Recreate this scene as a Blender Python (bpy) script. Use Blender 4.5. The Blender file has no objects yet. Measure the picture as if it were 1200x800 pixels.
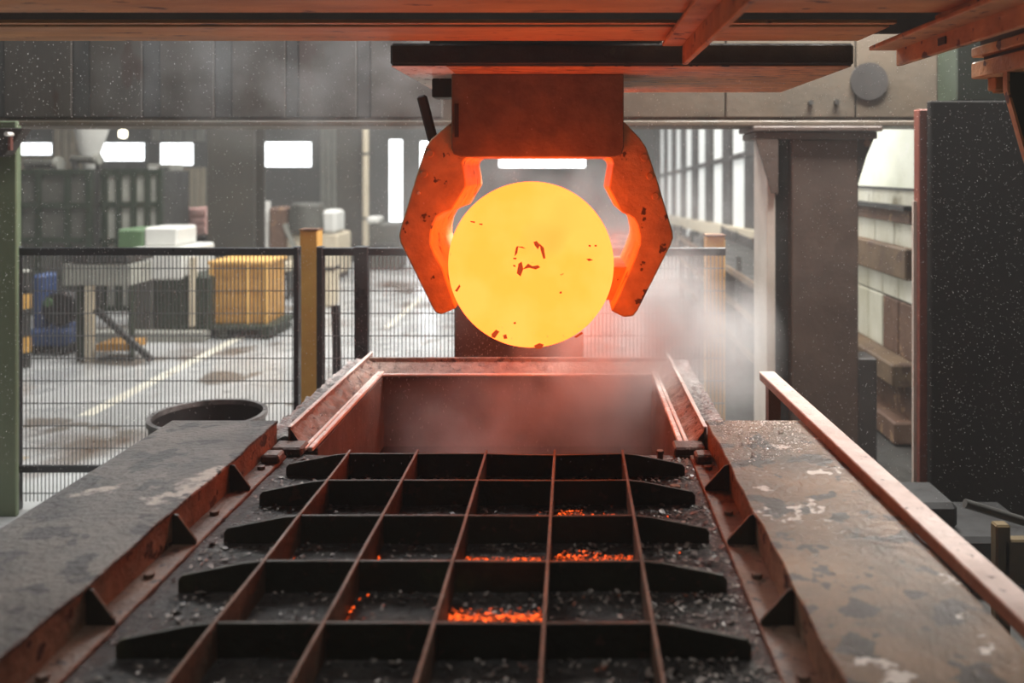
import bpy, bmesh, math, random
from mathutils import Vector, Matrix, noise as mnoise

random.seed(11)
scn = bpy.context.scene
COL = scn.collection

# ------------------------------------------------------------------ camera, world, lights, exposure
CAM_Z = 2.6            # eye height over the hall floor
F = 1000.0             # focal length in pixels of the 1200 x 800 frame
VX, VY = 671.0, 198.0  # where straight-ahead falls in the frame (shifted lens, camera level)
cd = bpy.data.cameras.new('camera')
cam = bpy.data.objects.new('camera', cd); COL.objects.link(cam)
cam.location = (0, 0, CAM_Z); cam.rotation_euler = (math.pi/2, 0, 0)
cd.sensor_width = 36.0; cd.sensor_fit = 'HORIZONTAL'
cd.lens = 36.0*F/1200.0
cd.shift_x = (600.0-VX)/1200.0
cd.shift_y = (VY-400.0)/1200.0
cd.clip_start = 0.05; cd.clip_end = 200
cd.dof.use_dof = True; cd.dof.focus_distance = 4.1; cd.dof.aperture_fstop = 1.2
scn.camera = cam

def S(r, g, b):                       # sRGB 0-255 -> linear
    f = lambda c: (c/255/12.92) if c/255 <= .04045 else ((c/255+.055)/1.055)**2.4
    return (f(r), f(g), f(b))

w = bpy.data.worlds.new('hall_air'); scn.world = w; w.use_nodes = True
nt = w.node_tree; nt.nodes.clear()
wo = nt.nodes.new('ShaderNodeOutputWorld'); wb = nt.nodes.new('ShaderNodeBackground')
wb.inputs[0].default_value = (.62, .68, .72, 1); wb.inputs[1].default_value = .3
wv = nt.nodes.new('ShaderNodeVolumeScatter')
wv.inputs['Color'].default_value = (.96, .96, .95, 1); wv.inputs['Density'].default_value = .0038
wv.inputs['Anisotropy'].default_value = .25
nt.links.new(wb.outputs[0], wo.inputs['Surface']); nt.links.new(wv.outputs[0], wo.inputs['Volume'])

def area(name, loc, size, power, color=(1, .97, .92), rot=(0, 0, 0), sy=None):
    l = bpy.data.lights.new(name, 'AREA'); l.shape = 'RECTANGLE'; l.size = size; l.size_y = sy or size
    l.energy = power; l.color = color
    o = bpy.data.objects.new(name, l); COL.objects.link(o); o.location = loc; o.rotation_euler = rot
    return o
# unseen area lights added under the roof to brighten hall and working side
for i, (x, y, p) in enumerate([(-8, 13, 560), (-8, 21, 380), (-2.0, 12, 800), (-2.0, 20, 700), (-5, 29, 200), (.8, 9.4, 380), (1.0, 18, 300), (-6.5, 2.0, 120)]):
    area('overhead_fill', (x, y, 9.6), 4.0, p, (1, .98, .95), sy=2.0)
area('overhead_fill', (0.2, 1.0, 8.5), 3.0, 110, (1, .97, .93), sy=2.0)  # unseen fill added above the camera for the near zone
area('overhead_fill', (-3.0, 6.7, 6.0), 2.4, 190, (.93, .97, 1), sy=1.2)  # unseen fill added to light left rail, drum and beam from behind
area('overhead_fill', (2.3, 6.8, 5.8), 2.0, 950, (1, .97, .92), sy=1.2)  # unseen fill added to whiten the steam and right-hand rails

vs = scn.view_settings
vs.view_transform = 'Standard'; vs.look = 'None'; vs.gamma = 1.0; vs.use_curve_mapping = False
vs.exposure = 0.0
try:
    scn.cycles.use_denoising = True
    scn.cycles.max_bounces = 6; scn.cycles.diffuse_bounces = 2; scn.cycles.glossy_bounces = 2
    scn.cycles.use_adaptive_sampling = True; scn.cycles.adaptive_threshold = .04
    scn.cycles.volume_bounces = 1; scn.cycles.transmission_bounces = 4; scn.cycles.transparent_max_bounces = 8
    scn.cycles.sample_clamp_indirect = 4.0
    scn.cycles.volume_step_rate = 1.5; scn.cycles.volume_max_steps = 128
    scn.cycles.caustics_reflective = False; scn.cycles.caustics_refractive = False
except Exception:
    pass

def P(x, y, Y):                        # frame pixel at a known distance -> world point
    return Vector(((x-VX)*Y/F, Y, CAM_Z-(y-VY)*Y/F))
def PX(x, Y): return (x-VX)*Y/F
def PZ(y, Y): return CAM_Z-(y-VY)*Y/F

# ------------------------------------------------------------------ materials
def mat(name, c1, c2=None, scale=6.0, rough=.6, metal=0.0, bump=0.0, bscale=None, patch=None, pscale=2.0, pthr=.6,
        psoft=.04, stretch=(1, 1, 1), rvar=.15, emit=None, estr=1.0, detail=5.0, spot=None, sscale=30, sthr=.68, spec=.5):
    m = bpy.data.materials.new(name); m.use_nodes = True
    nt = m.node_tree; n = nt.nodes; L = nt.links
    b = n['Principled BSDF']
    geo = n.new('ShaderNodeNewGeometry'); mp = n.new('ShaderNodeMapping'); mp.inputs['Scale'].default_value = stretch
    L.new(geo.outputs['Position'], mp.inputs['Vector'])
    def noi(sc, det=detail, off=0):
        t = n.new('ShaderNodeTexNoise'); t.inputs['Scale'].default_value = sc; t.inputs['Detail'].default_value = det
        t.inputs['Roughness'].default_value = .6
        if off:
            ad = n.new('ShaderNodeVectorMath'); ad.operation = 'ADD'; ad.inputs[1].default_value = (off, off*.7, -off)
            L.new(mp.outputs[0], ad.inputs[0]); L.new(ad.outputs[0], t.inputs['Vector'])
        else:
            L.new(mp.outputs[0], t.inputs['Vector'])
        return t
    def mixc(fac, a, c):
        mx = n.new('ShaderNodeMix'); mx.data_type = 'RGBA'
        if hasattr(fac, 'node'): L.new(fac, mx.inputs[0])
        for sock, v in ((mx.inputs[6], a), (mx.inputs[7], c)):
            if hasattr(v, 'node'): L.new(v, sock)
            else: sock.default_value = (*v, 1)
        return mx.outputs[2]
    def thr(t, lo, hi):
        r = n.new('ShaderNodeMapRange'); r.inputs['From Min'].default_value = lo; r.inputs['From Max'].default_value = hi
        L.new(t.outputs[0], r.inputs['Value']); return r.outputs[0]
    base = noi(scale)
    col = mixc(thr(base, .3, .7), c1, c2 or c1)
    if patch: col = mixc(thr(noi(pscale, 6, 7.3), pthr, pthr+psoft), col, patch)
    if spot: col = mixc(thr(noi(sscale, 3, 3.1), sthr, sthr+.03), col, spot)
    L.new(col, b.inputs['Base Color'])
    rr = n.new('ShaderNodeMapRange'); rr.inputs['From Min'].default_value = .3; rr.inputs['From Max'].default_value = .7
    rr.inputs['To Min'].default_value = max(.02, rough-rvar); rr.inputs['To Max'].default_value = min(1, rough+rvar)
    L.new(noi(scale*.6, 4, 1.7).outputs[0], rr.inputs['Value']); L.new(rr.outputs[0], b.inputs['Roughness'])
    b.inputs['Metallic'].default_value = metal
    b.inputs['Specular IOR Level'].default_value = spec
    if bump:
        bp = n.new('ShaderNodeBump'); bp.inputs['Strength'].default_value = bump; bp.inputs['Distance'].default_value = .02
        L.new(noi(bscale or scale*4, 6, 2.2).outputs[0], bp.inputs['Height']); L.new(bp.outputs[0], b.inputs['Normal'])
    if emit == 'base':
        L.new(col, b.inputs['Emission Color']); b.inputs['Emission Strength'].default_value = estr
    elif emit:
        b.inputs['Emission Color'].default_value = (*emit, 1); b.inputs['Emission Strength'].default_value = estr
    return m

M = {}
M['beam_l'] = mat('worn_grey_steel', S(46, 43, 40), S(104, 98, 90), 3.2, .42, .0, .8, 34, patch=S(172, 164, 152), pscale=2.6, pthr=.6, spot=S(38, 33, 30), sscale=7, sthr=.57)
M['beam_r'] = mat('worn_brown_steel', S(70, 60, 47), S(138, 112, 86), 3.4, .4, .0, .6, 32, patch=S(214, 206, 196), pscale=5.2, pthr=.62, psoft=.02, spot=S(62, 54, 46), sscale=8, sthr=.56)
M['rust_side'] = mat('rusted_side_steel', S(104, 84, 68), S(150, 120, 96), 8, .7, .0, .6, 25, spot=S(60, 44, 38), sscale=12, sthr=.6)
M['flange'] = mat('dirty_flange_steel', S(84, 68, 58), S(120, 92, 74), 7, .55, 0, .5, 30, spot=S(50, 42, 38), sscale=20, sthr=.6)
M['gusset'] = mat('dark_green_steel', S(44, 44, 36), S(60, 56, 44), 9, .6, 0, .2)
M['rib'] = mat('dark_olive_rib_steel', S(36, 37, 28), S(50, 49, 36), 5, .55, 0, .3, 25, patch=S(70, 72, 46), pscale=2.4, pthr=.6, psoft=.1, spot=S(70, 52, 42), sscale=22, sthr=.62)
M['ribl'] = mat('rusty_long_rib_steel', S(80, 62, 50), S(118, 90, 72), 10, .6, 0, .4, 40)
M['deck'] = mat('wet_dirty_deck', S(32, 30, 29), S(54, 51, 48), 9, .32, 0, .9, 45, patch=S(108, 104, 100), pscale=6, pthr=.6, psoft=.08, spot=S(28, 26, 25), sscale=18, sthr=.55)
M['scale'] = mat('mill_scale_flakes', S(50, 47, 45), S(156, 146, 138), 40, .5, 0, 0, spot=S(120, 72, 52), sscale=14, sthr=.62)
M['crust'] = mat('pale_crust', S(206, 196, 186), S(236, 228, 220), 30, .4)
M['ember'] = mat('glowing_scale', S(40, 16, 8), S(60, 20, 10), 20, .8, emit=(1.0, .105, .012), estr=1.6)
_n = M['ember'].node_tree; _t = _n.nodes.new('ShaderNodeTexNoise'); _t.inputs['Scale'].default_value = 55; _t.inputs['Detail'].default_value = 3
_g = _n.nodes.new('ShaderNodeNewGeometry'); _n.links.new(_g.outputs['Position'], _t.inputs['Vector'])
_r = _n.nodes.new('ShaderNodeMapRange'); _r.inputs[1].default_value = .40; _r.inputs[2].default_value = .62; _r.inputs[4].default_value = 2.6
_n.links.new(_t.outputs[0], _r.inputs[0]); _n.links.new(_r.outputs[0], _n.nodes['Principled BSDF'].inputs['Emission Strength'])
M['rust_tank'] = mat('rusty_tank_steel', S(96, 84, 76), S(156, 140, 128), 14, .42, .1, .9, 26, spot=S(70, 56, 50), sscale=20, sthr=.6)
M['tank_in'] = mat('tank_lining_steel', S(80, 70, 66), S(104, 92, 86), 5, .6, 0, .3)
M['wet_glint'] = mat('wet_glint_steel', S(226, 222, 214), S(244, 240, 234), 14, .2, .1, .2, 30, spot=S(168, 126, 92), sscale=16, sthr=.68)  # near-white base colour stands in for wet highlights on the tank bars
M['scaled_ledge'] = mat('scale_crusted_ledge', S(96, 92, 90), S(188, 182, 178), 22, .35, 0, 1.0, 34)
M['block'] = mat('dark_block_steel', S(70, 62, 56), S(118, 104, 94), 20, .45, 0, .4, spot=S(170, 160, 150), sscale=40, sthr=.64)
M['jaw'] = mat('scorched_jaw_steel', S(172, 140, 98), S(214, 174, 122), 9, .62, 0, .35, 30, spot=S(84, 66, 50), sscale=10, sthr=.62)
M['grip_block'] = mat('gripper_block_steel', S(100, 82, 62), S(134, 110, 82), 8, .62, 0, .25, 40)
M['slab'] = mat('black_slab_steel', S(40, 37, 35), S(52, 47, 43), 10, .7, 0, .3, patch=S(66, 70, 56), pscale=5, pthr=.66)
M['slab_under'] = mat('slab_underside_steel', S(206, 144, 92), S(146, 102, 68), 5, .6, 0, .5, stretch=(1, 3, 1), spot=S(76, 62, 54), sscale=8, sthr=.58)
M['white_rust'] = mat('white_plate_with_rust', S(214, 210, 208), S(190, 184, 182), 9, .5, 0, .3, patch=S(128, 88, 80), pscale=9, pthr=.6, spot=S(80, 46, 42), sscale=16, sthr=.64)  # white tone with rust marks for the left part of the underside
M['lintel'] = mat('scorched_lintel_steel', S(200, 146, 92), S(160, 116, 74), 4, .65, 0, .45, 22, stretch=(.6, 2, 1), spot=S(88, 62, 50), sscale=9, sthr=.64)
M['lintel_dark'] = mat('dark_lintel_steel', S(44, 38, 34), S(56, 48, 42), 6, .75)  # near-black tone for lintel webs, channel roof and small fittings
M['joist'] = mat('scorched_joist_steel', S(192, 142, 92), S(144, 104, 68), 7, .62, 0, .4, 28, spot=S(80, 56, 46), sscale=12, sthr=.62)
M['girder'] = mat('grey_girder_paint', S(58, 54, 49), S(74, 68, 61), 3, .6, 0, .15, stretch=(1, 1, .35), spot=S(62, 48, 40), sscale=3, sthr=.62)
M['girder_b'] = mat('bluish_girder_paint', S(56, 56, 54), S(70, 68, 65), 3, .6, 0, .15, stretch=(1, 1, .35))
M['girder_r'] = mat('brown_girder_paint', S(92, 80, 66), S(76, 68, 57), 3, .6, 0, .15, patch=S(66, 68, 50), pscale=1.5, pthr=.58, psoft=.15)
M['column'] = mat('brown_column_paint', S(66, 54, 48), S(82, 68, 60), 4, .6, 0, .15)
M['column_dark'] = mat('dark_column_paint', S(44, 42, 41), S(56, 52, 50), 4, .6)
M['column_pale'] = mat('pale_column_edge', S(170, 160, 150), S(190, 180, 170), 4, .55)
M['hall_col'] = mat('grey_hall_column_paint', S(52, 50, 45), S(64, 61, 54), 1.5, .6)
M['green'] = mat('sage_green_paint', S(112, 124, 96), S(96, 108, 82), 2.5, .5, 0, .1, stretch=(1, 1, .4))
M['dark_green'] = mat('dark_green_paint', S(32, 42, 30), S(42, 52, 38), 4, .55)
M['mid_green'] = mat('machine_green_paint', S(82, 112, 76), S(96, 124, 88), 4, .5)
M['black'] = mat('black_panel_paint', S(13, 12, 11), S(19, 16, 15), 2, .8, 0, .2, spec=.15, patch=S(34, 28, 23), pscale=.9, pthr=.64, psoft=.1)
M['fence'] = mat('black_fence_paint', S(38, 39, 42), S(50, 51, 54), 8, .4)
M['wire'] = mat('grey_fence_wire', S(104, 106, 108), S(120, 122, 124), 8, .45)
M['yellow'] = mat('yellow_post_paint', S(206, 160, 84), S(188, 142, 72), 5, .5, 0, .1, spot=S(110, 84, 44), sscale=12, sthr=.68)
M['dull_yellow'] = mat('dimmed_yellow_paint', S(84, 66, 26), S(58, 46, 20), 5, .6)  # dimness of the guard is put into this dark yellow
M['wood'] = mat('amber_crate_panel', S(188, 142, 74), S(166, 120, 58), 4, .6, 0, .1, stretch=(1, 1, 3))
M['wood_lt'] = mat('pale_crate_batten', S(226, 180, 104), S(212, 164, 90), 5, .6)
M['cream'] = mat('cream_paint', S(208, 196, 172), S(192, 180, 156), 3, .6)
M['white'] = mat('white_machine_paint', S(222, 222, 216), S(206, 206, 200), 3, .5)
M['grey'] = mat('grey_machine_paint', S(84, 84, 77), S(66, 66, 61), 4, .55)
M['pale_grey'] = mat('pale_panel', S(156, 156, 146), S(134, 134, 126), 3, .55)
M['dark'] = mat('dark_machine_steel', S(44, 44, 42), S(56, 55, 52), 5, .5)
M['blue'] = mat('blue_machine_paint', S(40, 62, 104), S(50, 74, 118), 4, .45)
M['rubber'] = mat('black_rubber', S(22, 22, 22), S(32, 32, 32), 10, .6)
M['pink'] = mat('dusty_pink_paint', S(214, 172, 164), S(196, 150, 142), 4, .5)
M['brown'] = mat('brown_rust_paint', S(112, 84, 66), S(92, 66, 52), 5, .65, 0, .3, spot=S(150, 120, 90), sscale=6, sthr=.62)
M['tan_beam'] = mat('tan_weathered_beam', S(118, 96, 70), S(86, 66, 50), 3, .65, 0, .3, spot=S(84, 62, 48), sscale=5, sthr=.6)
M['redpost'] = mat('red_oxide_post', S(120, 66, 52), S(96, 52, 44), 5, .6)
M['pinkrail'] = mat('dusty_pink_rail', S(206, 184, 174), S(176, 154, 144), 10, .5, 0, .4, 40, spot=S(78, 58, 52), sscale=26, sthr=.65)
M['pinkrail_side'] = mat('rusty_rail_side', S(150, 116, 98), S(120, 92, 78), 10, .6, 0, .4, 30)
M['drum'] = mat('black_drum_steel', S(34, 33, 34), S(46, 45, 45), 6, .4)
M['drum_rim'] = mat('worn_drum_rim', S(150, 148, 146), S(70, 68, 68), 7, .35, .4)
M['concrete'] = mat('wet_concrete_floor', S(158, 159, 158), S(188, 189, 188), 1.3, .28, 0, .08, 12, patch=S(96, 78, 64), pscale=.42, pthr=.57, psoft=.12, spot=S(120, 112, 104), sscale=.9, sthr=.6, rvar=.18)
M['wall'] = mat('grey_wall_sheet', S(84, 86, 84), S(98, 98, 95), 1.2, .7, stretch=(1, 1, .3))
M['roof'] = mat('roof_sheet', S(120, 120, 118), S(136, 136, 134), 1, .8)
M['paint_white'] = mat('floor_line_white', S(222, 218, 204), S(200, 196, 180), 6, .5, patch=S(150, 144, 134), pscale=5, pthr=.6)
M['paint_yellow'] = mat('floor_line_yellow', S(206, 166, 84), S(184, 150, 90), 5, .5, patch=S(150, 140, 120), pscale=5, pthr=.52)
M['sky_pane'] = mat('bright_window_pane', (.8, .8, .8), None, 2, .4, emit=(.95, .98, 1.0), estr=5.0)
M['dull_pane'] = mat('dirty_daylit_pane', (.5, .5, .48), (.4, .4, .38), 2, .5, emit=(.93, .97, .94), estr=.5)
M['dirty_pane'] = mat('streaked_daylit_pane', S(200, 198, 184), S(168, 164, 142), 2.2, .5, stretch=(1, 1, .6), patch=S(120, 112, 90), pscale=2.4, pthr=.6, psoft=.1, emit='base', estr=.25)
M['near_pane'] = mat('frosted_daylit_pane', S(226, 228, 214), S(196, 198, 178), 1.4, .5, patch=S(150, 150, 126), pscale=1.6, pthr=.62, psoft=.12, emit='base', estr=.34)
M['bulb'] = mat('lamp_bulb', (1, .95, .8), None, 2, .4, emit=(1, .93, .72), estr=7)
M['water'] = mat('murky_water', S(50, 36, 30), S(60, 44, 36), 4, .12, 0, .3, 8)
M['drop'] = mat('water_drops', (.9, .9, .9), None, 2, .15, emit=None)

def fiery(name, spots=True):
    m = bpy.data.materials.new(name); m.use_nodes = True
    nt = m.node_tree; n = nt.nodes; L = nt.links; n.clear()
    out = n.new('ShaderNodeOutputMaterial'); em = n.new('ShaderNodeEmission')
    geo = n.new('ShaderNodeTexCoord')
    def noi(sc, det=4):
        t = n.new('ShaderNodeTexNoise'); t.inputs['Scale'].default_value = sc; t.inputs['Detail'].default_value = det
        t.inputs['Roughness'].default_value = .55
        L.new(geo.outputs['Object'], t.inputs['Vector']); return t.outputs[0]
    def rng(s, a, b, lo=0, hi=1):
        r = n.new('ShaderNodeMapRange'); r.inputs[1].default_value = a; r.inputs[2].default_value = b
        r.inputs[3].default_value = lo; r.inputs[4].default_value = hi
        L.new(s, r.inputs[0]); return r.outputs[0]
    def mix(f, a, c):
        x = n.new('ShaderNodeMix'); x.data_type = 'RGBA'; L.new(f, x.inputs[0])
        for sk, v in ((x.inputs[6], a), (x.inputs[7], c)):
            if hasattr(v, 'node'): L.new(v, sk)
            else: sk.default_value = (*v, 1)
        return x.outputs[2]
    R = HOT_R
    a = (R, .63, .075); b = (R, .69, .11); hot = (R, .57, .08)
    if not spots: a = (R, .56, .055); b = (R, .62, .07); hot = (R, .48, .045)
    col = mix(rng(noi(3.2, 3), .42, .6), a, b)
    col = mix(rng(noi(1.9, 2), .56, .66), col, hot)
    if spots:
        col = mix(rng(noi(30, 5), .715, .735), col, (.75, .10, .02))
        ln = n.new('ShaderNodeVectorMath'); ln.operation = 'LENGTH'; L.new(geo.outputs['Object'], ln.inputs[0])
    L.new(col, em.inputs[0]); em.inputs[1].default_value = 1.0
    L.new(em.outputs[0], out.inputs[0]); return m
HOT_R = 5.2
M['hot'] = fiery('white_hot_steel_face'); M['hot_side'] = fiery('white_hot_steel_skin', False)
M['cool_scale'] = mat('cooling_red_scale', S(70, 20, 10), None, 30, .8, emit=(.55, .06, .012), estr=1.0)

# ------------------------------------------------------------------ mesh builder
WL = {}
class MB:
    def __init__(s): s.v = []; s.f = []
    def add(s, vs, fs):
        k = len(s.v); s.v += [tuple(p) for p in vs]; s.f += [tuple(i+k for i in q) for q in fs]; return s
    def hexa(s, p):  # 4 bottom ccw, 4 top ccw
        return s.add(p, [(3, 2, 1, 0), (4, 5, 6, 7), (0, 1, 5, 4), (1, 2, 6, 5), (2, 3, 7, 6), (3, 0, 4, 7)])
    def box(s, x0, x1, y0, y1, z0, z1):
        return s.hexa([(x0, y0, z0), (x1, y0, z0), (x1, y1, z0), (x0, y1, z0), (x0, y0, z1), (x1, y0, z1), (x1, y1, z1), (x0, y1, z1)])
    def prism(s, poly, axis, a, b):   # poly of 2D points; axis y: (x,z); axis x: (y,z); axis z: (x,y)
        mk = {'y': lambda p, t: (p[0], t, p[1]), 'x': lambda p, t: (t, p[0], p[1]), 'z': lambda p, t: (p[0], p[1], t)}[axis]
        n = len(poly); vs = [mk(p, a) for p in poly]+[mk(p, b) for p in poly]
        return s.add(vs, [tuple(range(n)), tuple(range(2*n-1, n-1, -1))]+[(i, i+n, (i+1) % n+n, (i+1) % n) for i in range(n)])
    def cyl(s, p0, p1, r, n=16, r1=None, caps=True):
        p0 = Vector(p0); p1 = Vector(p1); d = (p1-p0).normalized(); u = d.orthogonal().normalized(); w_ = d.cross(u)
        r1 = r if r1 is None else r1
        vs = [p0+(u*math.cos(2*math.pi*i/n)+w_*math.sin(2*math.pi*i/n))*r for i in range(n)]
        vs += [p1+(u*math.cos(2*math.pi*i/n)+w_*math.sin(2*math.pi*i/n))*r1 for i in range(n)]
        fs = [(i, (i+1) % n, (i+1) % n+n, i+n) for i in range(n)]
        if caps: fs += [tuple(range(n-1, -1, -1)), tuple(range(n, 2*n))]
        return s.add(vs, fs)
    def bar(s, p0, p1, wd, ht, up=(0, 0, 1)):
        p0 = Vector(p0); p1 = Vector(p1); d = (p1-p0).normalized(); up = Vector(up)
        if abs(d.dot(up)) > .98: up = Vector((0, 1, 0))
        u = d.cross(up).normalized()*(wd/2); v = u.cross(d).normalized()*(ht/2)
        return s.hexa([p0-u-v, p0+u-v, p1+u-v, p1-u-v, p0-u+v, p0+u+v, p1+u+v, p1-u+v])
    def build(s, name, m, parent=None, bevel=0, smooth=False, seg=1):
        n = len(s.v); c = Vector((0, 0, 0))
        lo = [min(p[i] for p in s.v) for i in range(3)]; hi = [max(p[i] for p in s.v) for i in range(3)]
        c = Vector(((lo[0]+hi[0])/2, (lo[1]+hi[1])/2, (lo[2]+hi[2])/2))
        me = bpy.data.meshes.new(name)
        me.from_pydata([(p[0]-c.x, p[1]-c.y, p[2]-c.z) for p in s.v], [], s.f)
        bm = bmesh.new(); bm.from_mesh(me); bmesh.ops.recalc_face_normals(bm, faces=bm.faces)
        if bevel:
            bmesh.ops.bevel(bm, geom=[e for e in bm.edges if e.is_manifold and e.calc_face_angle(0) > .5], offset=bevel, segments=seg, profile=.6, affect='EDGES', clamp_overlap=True)
        bm.to_mesh(me); bm.free()
        if smooth:
            me.polygons.foreach_set('use_smooth', [True]*len(me.polygons)); me.set_sharp_from_angle(angle=.6)
        me.materials.append(M[m] if isinstance(m, str) else m)
        return place(name, me, c, parent)
def place(name, me, c, parent=None):
    o = bpy.data.objects.new(name, me); COL.objects.link(o); o.location = c; WL[o.name] = Vector(c)
    if parent is not None:
        o.parent = parent; o.matrix_parent_inverse = Matrix.Translation(-WL[parent.name])
    return o
def again(src, dx, parent=None):       # another piece sharing the same mesh
    o = src.copy(); COL.objects.link(o); o.location = src.location+Vector(dx); WL[o.name] = WL[src.name]+Vector(dx)
    par = parent if parent is not None else src.parent
    if par is not None:
        o.parent = par; o.matrix_parent_inverse = Matrix.Translation(-WL[par.name])
    return o
def tag(o, label=None, cat=None, group=None, kind=None):
    for k in list(o.keys()):
        if k in ('label', 'category', 'group', 'kind'): del o[k]
    if label: o['label'] = label
    if cat: o['category'] = cat
    if group: o['group'] = group
    if kind: o['kind'] = kind
    return o
def thing(name, loc, label, cat, group=None, kind=None):
    o = bpy.data.objects.new(name, None); COL.objects.link(o); o.location = loc; o.empty_display_size = .1
    WL[o.name] = Vector(loc); return tag(o, label, cat, group, kind)
def B(*a): return MB().box(*a)
def rough_grid(mb, x0, x1, y0, y1, z, nx, ny, amp, sc, seed=0):   # lumpy top skin
    vs = []; fs = []
    for j in range(ny+1):
        for i in range(nx+1):
            x = x0+(x1-x0)*i/nx; y = y0+(y1-y0)*j/ny
            vs.append((x, y, z+amp*mnoise.fractal(Vector((x*sc+seed, y*sc, seed)), .8, 2.0, 4)))
    for j in range(ny):
        for i in range(nx):
            a = j*(nx+1)+i; fs.append((a, a+1, a+nx+2, a+nx+1))
    mb.add(vs, fs); return mb

# ------------------------------------------------------------------ hall shell
HX0, HX1, HY0, HY1, HZ = -25.0, 3.2, -4.0, 34.0, 10.4
fl = tag(B(HX0, 7.0, HY0, HY1, -.2, 0).build('floor', 'concrete'), 'wet grey concrete hall floor with brown stains', kind='structure')
B(-5.22, -5.06, 9.0, 14.5, 0.0, .004).build('painted_line', 'paint_white', fl)
MB().hexa([(-6.2, 7.35, 0), (-4.95, 7.2, 0), (-4.9, 7.7, 0), (-6.2, 7.85, 0), (-6.2, 7.35, .004), (-4.95, 7.2, .004), (-4.9, 7.7, .004), (-6.2, 7.85, .004)]).build('painted_line', 'paint_yellow', fl)
B(-3.1, -3.0, 14, 30, 0.0, .004).build('painted_line', 'paint_white', fl)
tag(B(HX0, 7.0, HY0, HY1, HZ, HZ+.2).build('ceiling', 'roof'), 'pale sheet roof high over the hall', kind='structure')
tag(B(HX0-.2, HX0, HY0, HY1, 0, HZ).build('wall_left', 'wall'), 'grey sheet wall of the hall', kind='structure')
wb_ = tag(B(HX0, 7.0, HY1, HY1+.2, 0, HZ).build('wall_back', 'wall'), 'hazy grey far wall with window openings', kind='structure')
# siding sheets of the far wall: pale profiled strips
YB = HY1
def siding(x0, x1, y0, y1, n, m):
    for i in range(n):
        a = PX(x0+(x1-x0)*i/n, YB); b = PX(x0+(x1-x0)*(i+.82)/n, YB)
        B(a, b, YB-.10, YB, PZ(y1, YB), PZ(y0, YB)).build('siding_sheet', m, wb_, .02)
siding(64, 101, 120, 198, 4, 'cream'); siding(203, 243, 196, 262, 6, 'cream'); siding(178, 243, 128, 166, 5, 'pale_grey')
siding(24, 64, 181, 200, 3, 'cream'); siding(376, 396, 120, 262, 3, 'pale_grey')
def far_window(i, x0, x1, y0, y1, n, m='sky_pane', Y=YB, lab='bright window in the far wall'):
    a, b, z0, z1 = PX(x0, Y), PX(x1, Y), PZ(y1, Y), PZ(y0, Y)
    t = .07
    fr = MB().box(a-t, b+t, Y-.16, Y-.04, z1, z1+t).box(a-t, b+t, Y-.16, Y-.04, z0-t, z0).box(a-t, a, Y-.16, Y-.04, z0, z1).box(b, b+t, Y-.16, Y-.04, z0, z1)
    o = tag(fr.build('window_%d' % i, 'grey'), lab, kind='structure')
    for k in range(n):
        p = (b-a)/n
        B(a+p*k+.012, a+p*(k+1)-.012, Y-.11, Y-.07, z0, z1).build('pane', m, o)
far_window(1, 301, 366, 167, 195, 3, lab='wide bright window right of the grey hall column')
far_window(2, 190, 228, 168, 193, 2, lab='short bright window left of the grey hall column')
far_window(3, 108, 171, 168, 188, 3, lab='low bright window above the green machine enclosure')
far_window(4, 18, 63, 168, 181, 2, lab='narrow bright window beside the green column')
far_window(5, 457, 472, 164, 264, 1, lab='tall bright slit between far column and gripper')
far_window(6, 493, 512, 166, 262, 1, lab='tall bright slit behind the left jaw')
far_window(7, 585, 686, 167, 196, 4, lab='wide bright window seen under the gripper block')

# glazed right-hand wall, receding
def tilt(Y): return -.034*(Y-14.4)          # the glazed wall runs slightly downhill
XW = HX1
wr = thing('wall_right', (XW, 20, 0), 'glazed side wall of daylit panes between dark piers', None, kind='structure')
def girt(name, m, zr0, zr1, d, Y0=7.95, Y1=33.9):
    a0, a1 = CAM_Z+zr0+tilt(Y0), CAM_Z+zr1+tilt(Y0); b0, b1 = CAM_Z+zr0+tilt(Y1), CAM_Z+zr1+tilt(Y1)
    MB().hexa([(XW-d, Y0, a0), (XW+.1, Y0, a0), (XW+.1, Y1, b0), (XW-d, Y1, b0), (XW-d, Y0, a1), (XW+.1, Y0, a1), (XW+.1, Y1, b1), (XW-d, Y1, b1)]).build(name, m, wr)
girt('mid_rail', 'column_dark', .26, .36, .06, 9.75)
girt('sill_beam', 'cream', -1.3, -1.04, .16, 10.1)
girt('lower_rail', 'tan_beam', -2.02, -1.84, .12, 10.1)
girt('head_beam', 'column_dark', 2.6, 3.0, .2)
k = 0
for i in range(8):
    Yc = 30.4-2.33*i
    if Yc < 12: break
    Ya, Yb = Yc-.70, Yc+.70
    for (q0, q1) in ((-1.04, .26), (.36, 2.6)):
        z = lambda r, Y: CAM_Z+r+tilt(Y)
        MB().hexa([(XW+.02, Ya, z(q0, Ya)), (XW+.06, Ya, z(q0, Ya)), (XW+.06, Yb, z(q0, Yb)), (XW+.02, Yb, z(q0, Yb)),
                   (XW+.02, Ya, z(q1, Ya)), (XW+.06, Ya, z(q1, Ya)), (XW+.06, Yb, z(q1, Yb)), (XW+.02, Yb, z(q1, Yb))]).build('pane', 'dull_pane', wr)
    B(XW-.04, XW+.08, Yb, Yb+.93, 0, 5.3).build('pier', 'column_dark', wr)
    MB().box(XW+.02, XW+.06, Ya, Yb, .72+tilt(Yc), 1.28+tilt(Yc)).build('lower_pane' if i % 3 else 'lower_panel', 'pale_grey' if i % 3 else 'dull_pane', wr)
    B(XW+.0, XW+.07, Ya, Yb, 0, .70+tilt(Yc)).build('plinth_panel', 'grey', wr)
B(XW-.04, XW+.08, 11.4, 13.4, 0, 5.3).build('pier', 'column_dark', wr)
B(XW+.08, XW+.2, 7.95, 33.9, 0, 6.0).build('outer_skin', 'grey', wr)
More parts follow.
